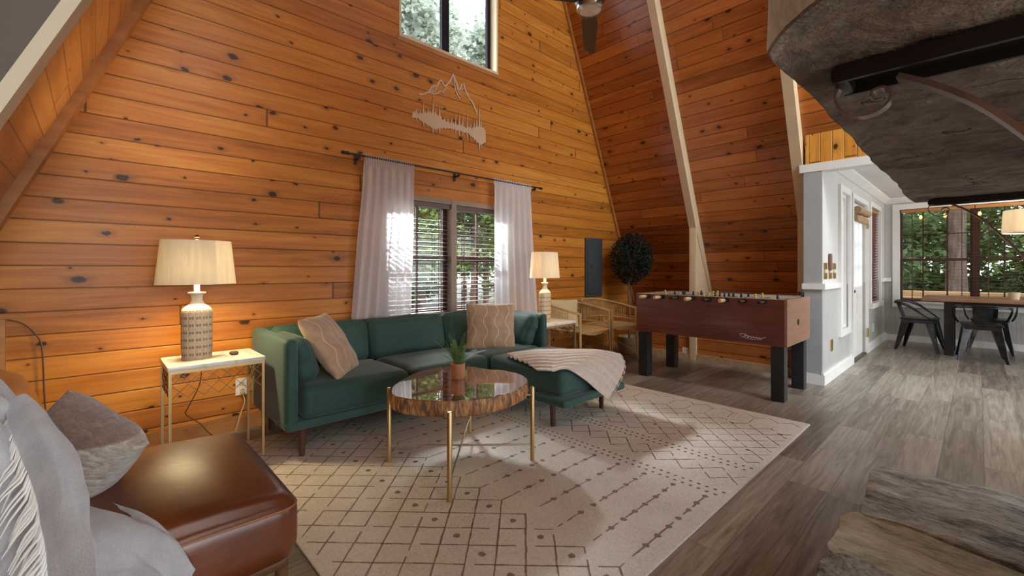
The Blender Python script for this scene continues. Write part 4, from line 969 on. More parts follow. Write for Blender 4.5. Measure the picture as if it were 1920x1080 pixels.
# ------------------------------------------------------------------ rattan chairs
def rattan(label, loc, rz):
    t = thing('rattan_chair', label, 'chair', loc, rz, 'rattan armchairs beside the game table')
    mt = M['rattan']; Wd, D = .27, .27
    rail = smoothpath([(-Wd,-D,.635),(-Wd-.012,-.05,.675),(-Wd+.01,.15,.71),(-.15,D,.735),(0,D+.02,.74),(.15,D,.735),(Wd-.01,.15,.71),(Wd+.012,-.05,.675),(Wd,-D,.635)], 8)
    low = smoothpath([(-Wd,-D,.50),(-Wd-.004,-.05,.505),(-Wd+.02,.14,.51),(-.15,D-.02,.515),(0,D,.515),(.15,D-.02,.515),(Wd-.02,.14,.51),(Wd+.004,-.05,.505),(Wd,-D,.50)], 8)
    build('arm_rail', MB().tube(rail, .014, 10), mt, t); build('lower_rail', MB().tube(low, .008, 8), mt, t)
    for x, y, zt in ((-Wd,-D,.645),(Wd,-D,.645),(-Wd+.03,.20,.70),(Wd-.03,.20,.70)):
        build('leg', MB().tube([(x*1.04,y*1.06,0),(x,y,.40),(x,y,zt)], [.010,.014,.013], 10), mt, t)
    mb = MB()
    for i in range(6, len(rail)-6): mb.tube([low[i], rail[i]], .0042, 5)
    for k in (1,2,3):
        q = k/4; mb.tube([low[i].lerp(rail[i], q) for i in range(6, len(rail)-6)], .0022, 4)
    build('woven_panel', mb, mt, t)
    def seat(u, v):
        x = -Wd+.005+(2*Wd-.01)*u; y = -D+.0+(2*D-.04)*v; s = (1-(2*u-1)**2)
        return (x, y, .445-.055*s*(1-.35*v)+.0015*sin(u*240))
    build('seat', MB().sheet(seat, 50, 20, .006), mt, t)
    mb = MB()
    for y in (-D, D-.05): mb.tube([(-Wd,y,.43),(Wd,y,.43)], .009, 8)
    for x in (-Wd, Wd): mb.tube([(x,-D,.445),(x,D-.06,.445)], .010, 8)
    mb.tube([(-Wd,-D,.10),(0,0,.30),(Wd,.2,.10)], .0025, 5).tube([(Wd,-D,.10),(0,0,.30),(-Wd,.2,.10)], .0025, 5)
    build('seat_rail', mb, mt, t); return t
M['rattan'] = simple('pale_rattan', (.50,.33,.14), .5, var=.22, vscale=40, bumps=.2, bscale=200)
rc = rattan('rattan armchair nearest the lamp with a cream cushion on it', (4.08,3.225,0), 0)
dup(rc, (4.67,3.225,0), 0, 'empty rattan armchair nearest the game table')
pillow('small cream cushion leaning in the rattan chair beside the lamp', (4.02,3.36,.60), (.80,-.55,0), (-.10,.16,.62), .34, .34, .10, simple('cream_cushion_linen', (.55,.44,.27), .9, var=.08, bumps=.2, bscale=250), 12)
# ------------------------------------------------------------------ topiary tree in the corner
t = thing('artificial_tree', 'dark green round leaved tree in a basket in the corner behind the rattan chairs', 'plant', (5.17,3.20,0))
build('basket', MB().lathe([(0,0),(.10,0),(.125,.02),(.148,.10),(.155,.20),(.155,.235),(.145,.235),(.14,.17),(0,.16)],30), simple('light_woven_basket', (.42,.29,.15), .8, var=.25, stretch=(1,1,10), vscale=12, bumps=.6, bscale=80), t)
random.seed(41); mb = MB().tube(smoothpath([(0,0,.15),(.015,0,.5),(.0,.01,.85),(.03,0,1.05)],6), .013, 8).tube(smoothpath([(.02,.02,.15),(.03,.01,.5),(.045,0,.9)],6), .009, 7)
for k in range(9): a = random.uniform(0,2*pi); mb.tube([(.02,0,.9+.02*k),(.03+.12*cos(a),.12*sin(a),1.1+.03*k),(.04+.22*cos(a),.20*sin(a),1.2+.04*k)], [.006,.004,.002], 5)
build('trunk', mb, simple('thin_trunk_bark', (.16,.10,.06), .8, var=.3), t)
mb = MB()
for k in range(5200):
    while True:
        p = Vector((random.uniform(-1,1),random.uniform(-1,1),random.uniform(-1,1)))
        if .25 < p.length < 1+.12*nz(p*2.2,1,5): break
    c = Vector((.06+p.x*.29, p.y*.27, 1.27+p.z*.35)); d = Vector((random.gauss(0,1),random.gauss(0,1),random.gauss(0,.7))).normalized(); s_ = d.cross(Vector((random.gauss(0,1),random.gauss(0,1),random.gauss(0,1)))).normalized(); L = random.uniform(.022,.04)
    mb.add([c, c+d*L*.5+s_*L*.28, c+d*L, c+d*L*.5-s_*L*.28], [(0,1,2,3)])
build('foliage', mb, simple('dark_leaf_green', (.016,.026,.018), .8, var=.5, vscale=25, col2=(.007,.012,.010), spec=.2), t, smooth=0)
# ------------------------------------------------------------------ foosball table
t = thing('foosball_table', 'dark red wooden foosball table with black legs below the right slope', 'game table', (4.56,1.805,0))
def redwood(name, c1, c2, ax):
    m, nt, b, out = mat_new(name); N = NT(nt); S = N.sep(N.obj())
    f = N.noise(N.xyz(N.m('MULTIPLY', S[0], 2 if ax == 0 else 14), N.m('MULTIPLY', S[1], 2 if ax == 1 else 14), N.m('MULTIPLY', S[2], 26)), 1.3, 4, .6, .8)
    N.put(b.inputs['Base Color'], N.ramp(f, [(.3,c1),(.72,c2)])); b.inputs['Roughness'].default_value = .32; b.inputs['Coat Weight'].default_value = .25; return m
rw = redwood('dark_red_mahogany', (.10,.024,.017), (.20,.062,.045), 1); rw2 = redwood('lit_mahogany_end', (.26,.135,.085), (.36,.20,.13), 0)  # end panels: lit copy of the mahogany, light put into the colour
bx0, bx1, by0, by1, bz0, bz1 = 4.20, 4.92, 1.10, 2.51, .472, .868
for a, b_ in ((bx0,bx0+.03),(bx1-.03,bx1)): build('side_panel', MB().box(a,b_,by0+.02,by1,bz0,bz1), rw, t, True)
for a, b_ in ((by0,by0+.022),(by1-.02,by1+.002)): build('end_panel', MB().box(bx0+.001,bx1-.001,a,b_,bz0+.002,bz1+.004), rw2, t, True)
build('top_rim', MB().box(bx0-.002,bx0+.032,by0+.022,by1-.02,bz1,bz1+.004).box(bx1-.032,bx1+.002,by0+.022,by1-.02,bz1,bz1+.004), simple('pale_rim_edge', (.50,.36,.25), .4), t, True)
build('inner_lining', MB().box(bx1-.033,bx1-.029,by0+.024,by1-.024,.755,.866), simple('pale_inner_lining', (.62,.56,.50), .4), t, True)
build('playfield', MB().box(bx0+.03,bx1-.03,by0+.02,by1-.02,.74,.755), simple('green_playfield', (.10,.22,.10), .4), t, True)
build('ball_return', MB().box(4.50,4.56,by0-.0015,by0+.02,.635,.685), M['black_metal'], t, True)
for x in (bx0+.06, bx1-.06):
    for y in (by0+.075, by1-.07): build('leg', MB().rcube((x,y,.24),(.105,.105,.48),.008,3), simple('black_satin_leg', (.018,.019,.022), .35, var=.2), t, True)
rods = [2.37-.157*k for k in range(8)]; own = [1,1,0,1,0,1,0,0]; nm = [1,2,3,5,5,3,2,1]
M['handle'] = simple('pale_turned_wood', (.62,.42,.22), .4, var=.1)
red_ = simple('dark_player_plastic', (.03,.02,.045), .4); yel = simple('yellow_player_plastic', (.55,.42,.10), .4)
for k, y in enumerate(rods):
    mine = own[k]; zr = .845
    xa, xb = (bx0-.06, bx1+.26) if mine else (bx0-.30+.17, bx1+.08)
    r_ = build('rod', MB().tube([(xa,y,zr),(xb,y,zr)], .0075, 10), M['steel'], t, True)
    if mine: build('handle', MB().lathe([(0,0),(.014,.0),(.018,.012),(.0185,.07),(.015,.105),(.010,.112),(0,.112)],16,T=Matrix.Translation((bx0-.165,y,zr))@Matrix.Rotation(pi/2,4,'Y')), M['handle'], r_, True)
    else:
        build('end_cap', MB().lathe([(0,0),(.012,.0),(.012,.03),(0,.03)],12,T=Matrix.Translation((xa-.02,y,zr))@Matrix.Rotation(pi/2,4,'Y')), M['black_metal'], r_, True)
        build('handle', MB().lathe([(0,0),(.014,.0),(.018,.012),(.0185,.07),(.015,.105),(.010,.112),(0,.112)],16,T=Matrix.Translation((xb,y,zr))@Matrix.Rotation(pi/2,4,'Y')), M['handle'], r_, True)
    build('bearing', MB().lathe([(.012,0),(.022,.004),(.022,.014),(.012,.016)],14,T=Matrix.Translation((bx0-.014,y,zr))@Matrix.Rotation(pi/2,4,'Y')), M['black_metal'], r_, True)
    n = nm[k]
    for j in range(n):
        mb = MB(); x = bx0+.36+(j-(n-1)/2)*(.58/max(3,n)); mb.rcube((x,y,zr+.018),(.022,.02,.035),.007,3).rcube((x,y,zr-.035),(.016,.018,.075),.006,3).rcube((x,y,zr+.045),(.018,.018,.02),.008,3)
        build('player_figure', mb, red_ if (k % 3) else yel, r_, True)
build('score_counter', MB().tube([(4.72,1.14,.90),(4.86,1.14,.90)],.003,6).box(4.73,4.75,1.13,1.15,.885,.915).box(4.77,4.79,1.13,1.15,.885,.915).box(4.80,4.82,1.13,1.15,.885,.915).box(4.84,4.855,1.13,1.15,.868,.91), M['black_metal'], t, True)
mb = MB()   # small white script logo
P0 = [(1.475,.543),(1.45,.552),(1.42,.548),(1.44,.528),(1.40,.54),(1.41,.52),(1.385,.536),(1.375,.522),(1.36,.535),(1.35,.524),(1.335,.534),(1.325,.522),(1.31,.532),(1.30,.522),(1.28,.534),(1.26,.54)]
mb.tube(smoothpath([(bx0-.001,y,z) for y,z in P0],6), .0028, 5).tube(smoothpath([(bx0-.001,y,z) for y,z in ((1.47,.533),(1.44,.52),(1.38,.512),(1.30,.516))],6), .0018, 5)
build('script_logo', mb, simple('white_logo_paint', (.62,.58,.55), .4), t, True)
# ------------------------------------------------------------------ ceiling fan
t = thing('ceiling_fan', 'dark ceiling fan with a pale round light hanging near the ridge', 'ceiling fan', (2.61,1.94,3.0))
dk = simple('dark_bronze_fan', (.035,.032,.033), .38, var=.2)
build('downrod', MB().tube([(0,0,.16),(0,0,5.42)], .013, 12), dk, t)
build('motor_housing', MB().lathe([(0,.20),(.03,.19),(.05,.16),(.095,.14),(.11,.11),(.11,.07),(.095,.05),(.088,.035),(.0,.035)],36), dk, t)
build('trim_ring', MB().lathe([(.087,.045),(.094,.03),(.094,.008),(.084,.0),(.083,.03)],40), M['steel'], t)
build('light_diffuser', MB().lathe([(0,-.012),(.03,-.011),(.06,-.006),(.083,.006),(.083,.02),(0,.02)],36), simple('frosted_fan_glass', (.78,.66,.56), .25, var=.03), t)
a0 = math.atan2(.7266-.175*.687, .687+.175*.7266)
for k in range(3):
    a = a0+k*2*pi/3; R_ = Matrix.Rotation(a,4,'Z')
    def bl_(u, v):
        r = .10+.68*u; w_ = (.035+.035*min(1,u*4))*(1-.32*u)*(1 if u < .93 else sqrt(max(.02,1-((u-.93)/.07)**2))); return R_ @ Vector((r,(2*v-1)*w_,.075+(2*v-1)*.012))
    build('fan_blade', MB().sheet(bl_, 26, 6, .007), dk, t)
# ------------------------------------------------------------------ stone hood, steel supports and hearth
def stone(name, ramp, scale, bump, dist, stretch=(1,1,1), cracks=True):
    m, nt, b, out = mat_new(name); N = NT(nt); o = N.obj()
    mp = N.n('ShaderNodeVectorMath', operation='MULTIPLY'); N.put(mp.inputs[0], o); mp.inputs[1].default_value = stretch; v = mp.outputs[0]
    f = N.noise(v, scale, 8, .65, .4); f2 = N.noise(v, scale*6, 4, .7)
    c = N.ramp(N.m('MULTIPLY_ADD', f2, .35, N.m('MULTIPLY', f, .65)), ramp)
    h = N.m('MULTIPLY_ADD', f2, .4, f)
    if cracks:
        vo = N.n('ShaderNodeTexVoronoi', feature='DISTANCE_TO_EDGE'); wv = N.n('ShaderNodeVectorMath', operation='ADD'); N.put(wv.inputs[0], v)
        nn = N.n('ShaderNodeTexNoise'); N.put(nn.inputs['Vector'], v); nn.inputs['Scale'].default_value = scale*1.2; nn.inputs['Detail'].default_value = 4
        ms = N.n('ShaderNodeVectorMath', operation='SCALE'); N.put(ms.inputs[0], nn.outputs[1]); ms.inputs['Scale'].default_value = .5; N.put(wv.inputs[1], ms.outputs[0])
        N.put(vo.inputs['Vector'], wv.outputs[0]); vo.inputs['Scale'].default_value = scale*.55
        cr = N.m('MULTIPLY', N.sm(vo.outputs['Distance'], .014, .002), N.m('GREATER_THAN', f, .53)); c = N.mix(N.m('MULTIPLY', cr, .85), c, (.02,.015,.012)); h = N.m('SUBTRACT', h, cr)
    N.put(b.inputs['Base Color'], c); b.inputs['Roughness'].default_value = .85
    N.put(b.inputs['Normal'], N.bump(h, bump, dist)); return m
M['hood'] = stone('rough_brown_grey_stone', [(.36,(.05,.032,.022)),(.46,(.135,.10,.075)),(.55,(.21,.165,.125)),(.68,(.36,.31,.255))], 3.6, 1.0, .03)
M['hood_side'] = stone('lit_grey_stone_face', [(.36,(.20,.24,.25)),(.46,(.48,.56,.56)),(.56,(.70,.77,.77)),(.70,(.86,.90,.88))], 5, .8, .02, (1,1,.5), False)  # light falling on the hood's side face put into its paler colour
hp = [(.995,.288),(1.25,.284),(1.514,.285),(1.9,.284),(2.3,.292),(2.8,.282),(3.3,.292),(3.70,.287),(3.80,.25),(3.77,.10),(3.74,-.17),(3.78,-.6),(3.76,-1.6),(.55,-1.6),(.52,-.9),(.60,-.35),(.70,-.02),(.82,.175),(.90,.255)]
HZ = 1.55
def hoodmesh():
    mb = MB(); n = 150; P0 = smoothpath([(x,y,0) for x,y in hp], 10, True); n = len(P0); cx, cy = 2.2, -.6
    lev = [(HZ+.0,.985),(HZ+.003,.996),(HZ+.012,1.0),(HZ+.12,1.003),(HZ+.3,.998),(HZ+.55,.99),(HZ+.8,.97)]
    V = []; 
    for li, (z, s) in enumerate(lev):
        for p in P0:
            k = .007*nz((p.x*7,p.y*7,z*7),1,2)+.004*nz((p.x*34,p.y*34,z*20),1,3); d = Vector((p.x-cx,p.y-cy,0)); d.normalize()
            off = 0 if s >= 1 else -(1-s)*.5
            V.append((p.x+d.x*(k+off), p.y+d.y*(k+off), z))
    F = [(i*n+k, i*n+(k+1)%n, (i+1)*n+(k+1)%n, (i+1)*n+k) for i in range(len(lev)-1) for k in range(n)]+[tuple(range((len(lev)-1)*n, len(lev)*n))]
    mb.add(V, F)
    # underside: radial grid with relief
    R = 26; V = []
    for i in range(R+1):
        s = i/R
        for k in range(n):
            q = Vector(mb.v[k]); x = q.x+(cx-q.x)*s; y = q.y+(cy-q.y)*s; V.append((x, y, HZ+(0 if i == 0 else .007*nz((x*5,y*5,0),1,8)+.005*nz((x*14,y*14,0),1,9)+.003*nz((x*30,y*30,0),1,4)+.004)))
    mb.add(V, [(i*n+(k+1)%n, i*n+k, (i+1)*n+k, (i+1)*n+(k+1)%n) for i in range(R) for k in range(n)])
    # chimney block above
    return mb
t = thing('stone_chimney_hood', 'huge rough stone fireplace hood hanging at the upper right', 'fireplace hood', (2.2,-.6,HZ))
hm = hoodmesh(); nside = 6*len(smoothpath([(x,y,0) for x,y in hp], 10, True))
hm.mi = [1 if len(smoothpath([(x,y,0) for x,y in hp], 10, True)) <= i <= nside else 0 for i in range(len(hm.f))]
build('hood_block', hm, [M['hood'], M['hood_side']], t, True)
build('chimney', MB().rcube((2.2,-1.0,4.0),(1.6,1.0,3.4),.05,10,fn=lambda p: p+Vector((.02*nz(p*4,1,1),.02*nz(p*4,1,2),0))), M['hood'], t, True)
M['iron'] = simple('blackened_steel', (.018,.015,.015), .42, metal=.3, var=.3, bumps=.2, bscale=30); M['iron2'] = simple('rubbed_iron_strap', (.26,.20,.18), .38, metal=.6, var=.4, vscale=8)
def bracket(label, x, wd, dz, group):
    t = thing('steel_support', label, 'beam', (x, -.6, 1.3), 0, group)
    z1 = HZ-.004
    mb = MB().box(x-wd/2,x+wd/2,-1.3,.205,z1-.010,z1).box(x-wd/2,x-wd/2+.010,-1.3,.205,z1-dz,z1-.010).box(x+wd/2-.010,x+wd/2,-1.3,.205,z1-dz,z1-.010)
    mb.rcube((x,.2,z1-dz/2),(wd,.03,dz),.01,4); build('channel_beam', mb, M['iron'], t, True)
    s = wd/.11
    P0 = smoothpath([(x,.200,z1-dz*.6),(x,.212,z1-.045),(x,.208,z1-.066),(x,.195,z1-.086),(x,.170,z1-.098),(x,.145,z1-.096),(x,.126,z1-.083),(x,.121,z1-.064),(x,.131,z1-.050),(x,.148,z1-.052),(x,.153,z1-.064)], 6)
    build('scroll_hook', MB().tube(P0, 1, prof=[(-.014,-.0025),(.014,-.0025),(.014,.0025),(-.014,.0025)], up=Vector((1,0,0)).cross(Vector((0,1,0)))), M['iron2'], t, True, smooth=50)
    P0 = smoothpath([(x,.11,z1-dz-.002),(x,.06,z1-dz-.035),(x,.0,z1-.118),(x,-.055,z1-.185),(x,-.13,z1-.29),(x,-.20,z1-.41),(x,-.27,z1-.60),(x,-.30,z1-.85)], 6)
    build('curved_strap', MB().tube(P0, 1, prof=[(-.018,-.005),(.018,-.005),(.018,.005),(-.018,.005)], up=Vector((0,0,1))), M['iron2'], t, True, smooth=50)
bracket('near black steel beam with scroll hook under the stone hood', 1.165, .11, .032, 'steel supports under the stone hood')
bracket('far black steel beam with scroll hook under the stone hood', 3.70, .075, .030, 'steel supports under the stone hood')
tag(build('stone_column', MB().rcube((2.3,-1.0,.825),(1.3,.5,1.38),.06,16,fn=lambda p: p+Vector((.03*nz(p*5,1,1),.03*nz(p*5,1,2),0))), M['hood']), 'stone fireplace column carrying the hood', 'fireplace')
# hearth: three fitted slabs
HT = .10
M['h1'] = stone('grey_green_slate', [(.38,(.08,.08,.075)),(.46,(.27,.28,.26)),(.54,(.45,.47,.42)),(.66,(.68,.70,.68))], 5.5, 1.0, .02, (1.7,.7,1), False)
M['h2'] = stone('olive_flagstone', [(.36,(.19,.18,.13)),(.47,(.41,.40,.30)),(.58,(.56,.54,.42)),(.72,(.68,.66,.58))], 5, .8, .015, (2.0,.7,1), False)
M['h3'] = stone('speckled_dark_stone', [(.36,(.045,.038,.035)),(.47,(.21,.195,.18)),(.58,(.42,.40,.37)),(.7,(.66,.65,.62))], 11, 1.0, .02, (1,1,1), False)
t = thing('stone_hearth', 'low rough flagstone hearth slab at the lower right corner of the floor', 'hearth', (2.0,-.5,0))
def slab(poly, mat, z1, seed):
    P0 = smoothpath([(x,y,0) for x,y in poly], 12, True); n = len(P0); cx = sum(p.x for p in P0)/n; cy = sum(p.y for p in P0)/n
    V = []; lev = [(0,1),(z1*.5,1.0),(z1-.008,1.0),(z1,.996)]
    for z, s in lev:
        for p in P0:
            k = .012*nz((p.x*12,p.y*12,z*30),1,seed); d = Vector((p.x-cx,p.y-cy,0)).normalized(); V.append((p.x+d.x*(k-(1-s)*.8), p.y+d.y*(k-(1-s)*.8), z))
    F = [(i*n+k, i*n+(k+1)%n, (i+1)*n+(k+1)%n, (i+1)*n+k) for i in range(3) for k in range(n)]
    mb = MB().add(V, F); R = 22; V2 = []
    for i in range(R+1):
        s = i/R
        for k in range(n):
            q = Vector(V[3*n+k]); x = q.x+(cx-q.x)*s; y = q.y+(cy-q.y)*s; V2.append((x,y,z1+(0 if i == 0 else .008*nz((x*3,y*9,0),1,seed+1)+.004*nz((x*18,y*30,0),1,seed+2))))
    mb.add(V2, [(i*n+k, i*n+(k+1)%n, (i+1)*n+(k+1)%n, (i+1)*n+k) for i in range(R) for k in range(n)])
    build('flagstone', mb, mat, t, True)
slab([(2.96,.365),(3.02,.15),(3.06,-.10),(3.10,-.6),(3.0,-1.5),(2.3,-1.5),(2.235,-.8),(2.31,-.1),(2.37,.20),(2.355,.345),(2.6,.36)], M['h1'], HT, 1)
slab([(2.345,.375),(2.36,.18),(2.29,-.12),(2.22,-.8),(1.75,-.8),(1.82,-.2),(1.93,.15),(1.96,.37),(2.15,.385)], M['h2'], HT-.004, 5)
slab([(1.955,.36),(1.925,.13),(1.815,-.2),(1.745,-.8),(1.05,-.8),(1.0,-.2),(1.05,.30),(1.4,.34),(1.7,.375)], M['h3'], HT+.004, 9)
# ------------------------------------------------------------------ dining furniture
t = thing('dining_table', 'wood topped dining table with black legs under the pendant lamp', 'table', (8.42,-.55,0))
build('tabletop', MB().rcube((8.42,-.55,.728),(.86,2.16,.045),.008,5), simple('brown_table_wood', (.26,.13,.065), .35, var=.25, stretch=(8,.8,4), vscale=3), t, True)
for x in (8.13,8.72):
    for y in (.27,-1.37): build('leg', MB().box(x-.045,x+.045,y-.045,y+.045,0,.705), M['black_metal'], t, True)
build('apron', MB().box(8.10,8.75,-1.4,.30,.665,.706), M['black_metal'], t, True)
M['gun'] = simple('worn_black_gunmetal', (.035,.036,.038), .3, metal=.75, var=.5, vscale=14)
def metalchair(label, loc, rz):
    """faces local +x"""
    t = thing('metal_dining_chair', label, 'chair', loc, rz, 'black metal chairs around the dining table')
    build('seat', MB().rcube((0,0,.440),(.36,.36,.022),.03,8,(0,0,-.006)), M['gun'], t)
    for sx in (-1,1):
        for sy in (-1,1):
            T0 = Vector((sx*.155,sy*.155,.432)); B0 = Vector((sx*.225,sy*.215,0)); mb = MB()
            a = Vector((-sx*.085,0,0)); b_ = Vector((0,-sy*.085,0))
            for e in (a, b_):
                mb.add([T0, T0+e, B0+e*.28, B0, T0+Vector((0,0,-.12))+e*.62], [(0,1,4,2,3)])
                o_ = (-a.normalized()-b_.normalized())*.0 + (b_ if e is a else a).normalized()*.006
                mb.add([T0+o_, T0+e+o_, T0+Vector((0,0,-.12))+e*.62+o_, B0+e*.28+o_, B0+o_], [(4,3,2,1,0)])
            mb.tube([T0, B0], .009, 6)
            build('leg', mb, M['gun'], t, smooth=30)
    mb = MB()
    for s in (-1,1): mb.bar((-.16,s*.165,.405),(.16,s*.165,.405),.006,.045).bar((s*.165,-.16,.405),(s*.165,.16,.405),.006,.045)
    build('apron', mb, M['gun'], t)
    mb = MB()
    for off, zt in ((0,.675),(.022,.655)):
        P0 = smoothpath([(.15,-.195-off*.3,.445),(.08,-.225-off*.3,.50),(-.05,-.25,zt-.06),(-.16,-.235,zt-.01),(-.235-off*.2,-.16,zt),(-.25-off*.2,0,zt+.005),(-.235-off*.2,.16,zt),(-.16,.235,zt-.01),(-.05,.25,zt-.06),(.08,.225+off*.3,.50),(.15,.195+off*.3,.445)], 8)
        mb.tube(P0, .0085, 8)
    build('arm_hoop', mb, M['gun'], t)
    build('back_splat', MB().grid(lambda u,v: (-.175-.07*v-.012*sin(u*pi)*0, (u-.5)*(.15+.03*v)-0, .445+.225*v), 8, 8).grid(lambda u,v: (-.169-.07*v, (.5-u)*(.15+.03*v), .445+.225*v), 8, 8), M['gun'], t)
    return t
mc = metalchair('black metal chair with its back towards the room at the dining table', (8.02,-.02,0), radians(3))
dup(mc, (8.38,.565,0), radians(-97), 'black metal chair at the left end of the dining table')
dup(mc, (8.02,-.78,0), 0, 'black metal chair cut off by the right edge of the picture')
dup(mc, (8.86,-.10,0), radians(180), 'black metal chair on the window side of the dining table')
t = thing('pendant_lamp', 'cream drum shade pendant lamp above the dining table', 'lamp', (8.3,-.50,1.57))
mb = MB().lathe([(.31,0),(.295,.28)],48).lathe([(.292,.28),(.307,0)],48); mb.f = [f for f in mb.f if len(f) == 4]; mb.mi = [0]*len(mb.f)
build('lamp_shade', mb, M['shade'], t)
build('cord', MB().tube([(0,0,.24),(0,0,.68)], .004, 6).lathe([(.05,.66),(.05,.68),(0,.68)],16), M['plate'], t)
build('diffuser', MB().lathe([(0,.012),(.285,.012),(.285,.016),(0,.016)],40), M['plate'], t)
build('bulb', MB().lathe([(0,.10),(.03,.12),(.03,.16),(.012,.2),(0,.2)],14), emissive('pendant_bulb', (1,.75,.5), 5), t)
light('pendant_light', 'POINT', (8.3,-.50,1.76), 36, (1,.78,.55), shadow_soft_size=.04)
t = thing('string_light', 'string of small amber bulbs along the top of the dining window', 'string light', (9.12,.1,1.9))
ys = [.86,.608,.345,-.007,-.35,-.7]; P0 = []
for a, b_ in zip(ys, ys[1:]): P0 += [(9.12,a,1.945),(9.12,(a+b_)/2,1.925)]
build('wire', MB().tube(P0+[(9.12,ys[-1],1.945)], .0025, 5), M['black_metal'], t, True)
for y in ys[1:]: build('bulb', MB().lathe([(0,-.055),(.012,-.05),(.019,-.03),(.012,-.008),(.009,0),(0,0)],12,(9.12,y,1.943)), emissive('amber_bulb', (1,.42,.10), 5), t, True)
t = thing('ring_trellis_plant', 'small ring trellis plant in a pale pot on the dining table', 'plant', (8.3,-.30,.7505))
build('pot', MB().lathe([(0,0),(.045,0),(.055,.09),(.05,.09),(.045,.07),(0,.07)],20), simple('cream_pot', (.55,.45,.30), .5), t)
R_ = Matrix.Rotation(radians(-43),4,'Z')
build('ring', MB().tube([R_ @ Vector((.0,.115*cos(a),.20+.115*sin(a))) for a in [2*pi*k/40 for k in range(40)]], .005, 6, closed=True), M['black_metal'], t)
random.seed(51); mb = MB()
for k in range(120):
    a = random.uniform(0,2*pi); c = R_ @ Vector((random.gauss(0,.02),.10*cos(a)*random.uniform(.3,1),.17+.08*sin(a))); d = Vector((random.gauss(0,1),random.gauss(0,1),random.gauss(0,1))).normalized(); s_ = d.orthogonal().normalized(); L = .03
    mb.add([c,c+d*L*.5+s_*L*.3,c+d*L,c+d*L*.5-s_*L*.3],[(0,1,2,3)])
build('leaves', mb, simple('ivy_green', (.06,.11,.04), .5, var=.4), t, smooth=0)
# ------------------------------------------------------------------ outdoors
def leafmat(name, c1, c2):
    m, nt, b, out = mat_new(name); N = NT(nt); f = N.noise(N.obj(), 2.2, 4, .7); c = N.ramp(f, [(.32,c1),(.66,c2)])
    d = N.n('ShaderNodeBsdfDiffuse'); N.put(d.inputs[0], c); t_ = N.n('ShaderNodeBsdfTranslucent'); N.put(t_.inputs[0], c)
    mx = N.n('ShaderNodeMixShader'); mx.inputs[0].default_value = .4; nt.links.new(d.outputs[0], mx.inputs[1]); nt.links.new(t_.outputs[0], mx.inputs[2]); nt.links.new(mx.outputs[0], out.inputs[0]); return m
LM = [leafmat('bright_leaf', (.08,.14,.04), (.30,.42,.15)), leafmat('mid_leaf', (.06,.12,.05), (.26,.38,.18)), leafmat('hazed_leaf', (.30,.36,.30), (.62,.68,.60))]  # haze and glare over the far trees put into the palest leaf colour
M['barkg'] = simple('grey_tree_bark', (.16,.12,.10), .9, var=.4, stretch=(6,6,1), vscale=4, bumps=.5, bscale=20)
def tree(label, x, y, z0, zc, rx, rz_, n, leaf, mi, tr=.14, seed=0, lean=0):
    random.seed(seed); t = thing('tree', label, 'tree', (x,y,z0), 0, 'trees outside the windows')
    P0 = smoothpath([(0,0,0),(.1+lean*.3,.05,(zc-z0)*.4),(lean,0,(zc-z0)),(lean*1.2,.1,(zc-z0)+rz_*.6)], 5); n0 = len(P0)
    build('trunk', MB().tube(P0, [tr*(1-.75*i/n0) for i in range(n0)], 10), M['barkg'], t)
    mb = MB(); cl = [(random.gauss(0,.42),random.gauss(0,.42),random.gauss(0,.42),random.uniform(.25,.5)) for _ in range(26)]
    for k in range(n):
        a = random.choice(cl); p = Vector((a[0]+random.gauss(0,a[3]*.45),a[1]+random.gauss(0,a[3]*.45),a[2]+random.gauss(0,a[3]*.4)))
        c = Vector((lean+p.x*rx, p.y*rx, zc-z0+p.z*rz_)); d = Vector((random.gauss(0,1),random.gauss(0,1),random.gauss(0,.5))).normalized(); s_ = d.cross(Vector((random.gauss(0,.4),random.gauss(0,.4),1))).normalized(); L = leaf*random.uniform(.6,1.3)
        mb.add([c, c+d*L*.5+s_*L*.32, c+d*L, c+d*L*.5-s_*L*.32], [(0,1,2,3)])
    build('crown', mb, LM[mi], t, smooth=0)
g = MB().box(-14,24,G+.2,40,-.6,-.45).box(9.6,30,-20,G+.2,-.6,-.45); struct('ground', g, simple('grey_gravel_and_grass', (.17,.16,.165), .95, var=.4, vscale=.8, col2=(.09,.10,.07)), 'gravel and grass ground outside the cabin', 'ground')
k = 0
for (x, y, zc, rx, rz_, n, mi, lab) in ((5.5,10,2.7,2.0,1.7,5600,0,'bright green tree outside the left half of the double window'),(8.3,10.5,2.7,2.0,1.8,5600,0,'bright green tree outside the right half of the double window'),(11.5,13,2.8,2.4,2.2,4200,1,'mid green tree farther right beyond the double window'),(3.0,12,2.6,2.2,1.8,3600,1,'mid green tree seen behind the left curtain'),
    (8.7,14,9.6,1.5,2.6,5200,2,'tall haze paled tree rising in the left pane of the upper window'),(12.6,15,10.6,1.3,2.2,3600,2,'tall haze paled tree at the right edge of the upper window'),(14.5,20,10.5,3.2,2.0,4600,2,'hazy distant tree low in the upper window')):
    k += 1; tree(lab, x, y, -.45, zc, rx, rz_, n, .20 if mi < 2 else .26, mi, seed=60+k)
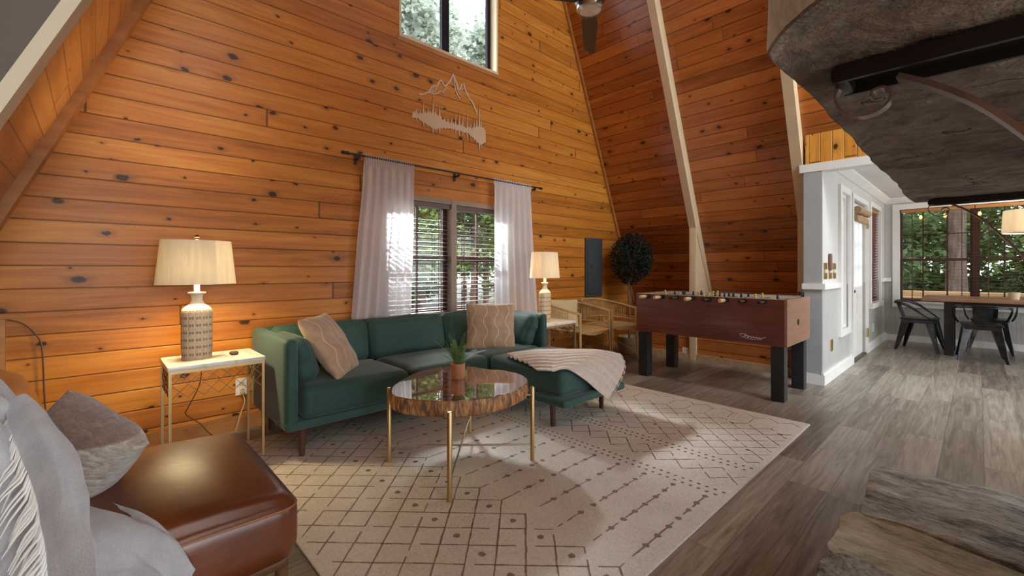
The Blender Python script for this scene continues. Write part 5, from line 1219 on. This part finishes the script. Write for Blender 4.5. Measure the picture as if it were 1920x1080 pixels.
for (x, y, zc, rx, rz_, n, mi, lab) in ((13.6,1.6,1.6,1.6,1.5,6500,1,'green tree outside the left part of the dining window'),(12.6,.27,4.0,1.9,1.7,5000,0,'bright green tree with thick trunk outside the middle of the dining window'),(14.2,-.9,1.9,1.9,1.7,7500,0,'bright green tree right behind the dark centre bar of the dining window'),(13.8,-2.6,1.5,1.6,1.6,5500,1,'green tree outside the right part of the dining window'),(17,.8,1.9,2.8,2.4,7500,1,'dark green tree farther beyond the dining window'),(17,-3,2.4,2.8,2.6,5000,0,'bright green tree farther off at the right beyond the dining window'),(16,4,2.4,2.6,2.6,4500,1,'green tree outside beyond the entry wall')):
    k += 1; tree(lab, x, y, -.45, zc, rx, rz_, n, .15, mi, tr=.21 if 'thick' in lab else .14, seed=60+k)
for (x, y, zc, rx, rz_, n, mi, lab) in ((15.5,1.5,.5,1.7,1.0,4200,0,'low bright bush under the trees outside the left of the dining window'),(15.5,-1.5,.5,1.7,1.0,4200,1,'low dark bush under the trees outside the right of the dining window'),(19.5,2,2.2,3.4,2.8,5000,1,'dark tree deep in the woods behind the dining window'),(20,-3.5,2.4,3.4,2.8,5000,1,'dark tree deep in the woods at the right of the dining window'),(8.5,14.5,1.0,2.2,1.3,4200,1,'dark bush far off beyond the double window'),(12.5,16.5,1.2,2.6,1.5,4200,0,'bright bush far off beyond the right curtain')):
    k += 1; tree(lab, x, y, -.45, zc, rx, rz_, n, .22, mi, seed=60+k)
t = thing('deck_railing', 'weathered wooden deck railing outside the dining window', 'railing', (10.9,0,-.3))
M['deck'] = simple('weathered_tan_deck_wood', (.45,.29,.15), .7, var=.2, stretch=(4,.5,4), vscale=3)
build('top_rail', MB().box(10.82,10.98,-6,4,.69,.73), M['deck'], t, True)
build('side_rail', MB().box(10.88,10.92,-6,4,.60,.69).box(10.88,10.92,-6,4,-.15,-.06), M['deck'], t, True)
for y in (-4,-2.2,-.4,1.4,3.2): build('post', MB().box(10.84,10.95,y-.05,y+.05,-.278,.69), M['deck'], t, True)
tag(build('deck', MB().box(9.55,11.0,-6,4,-.42,-.28), M['deck']), 'wooden deck boards outside the dining window', 'deck')
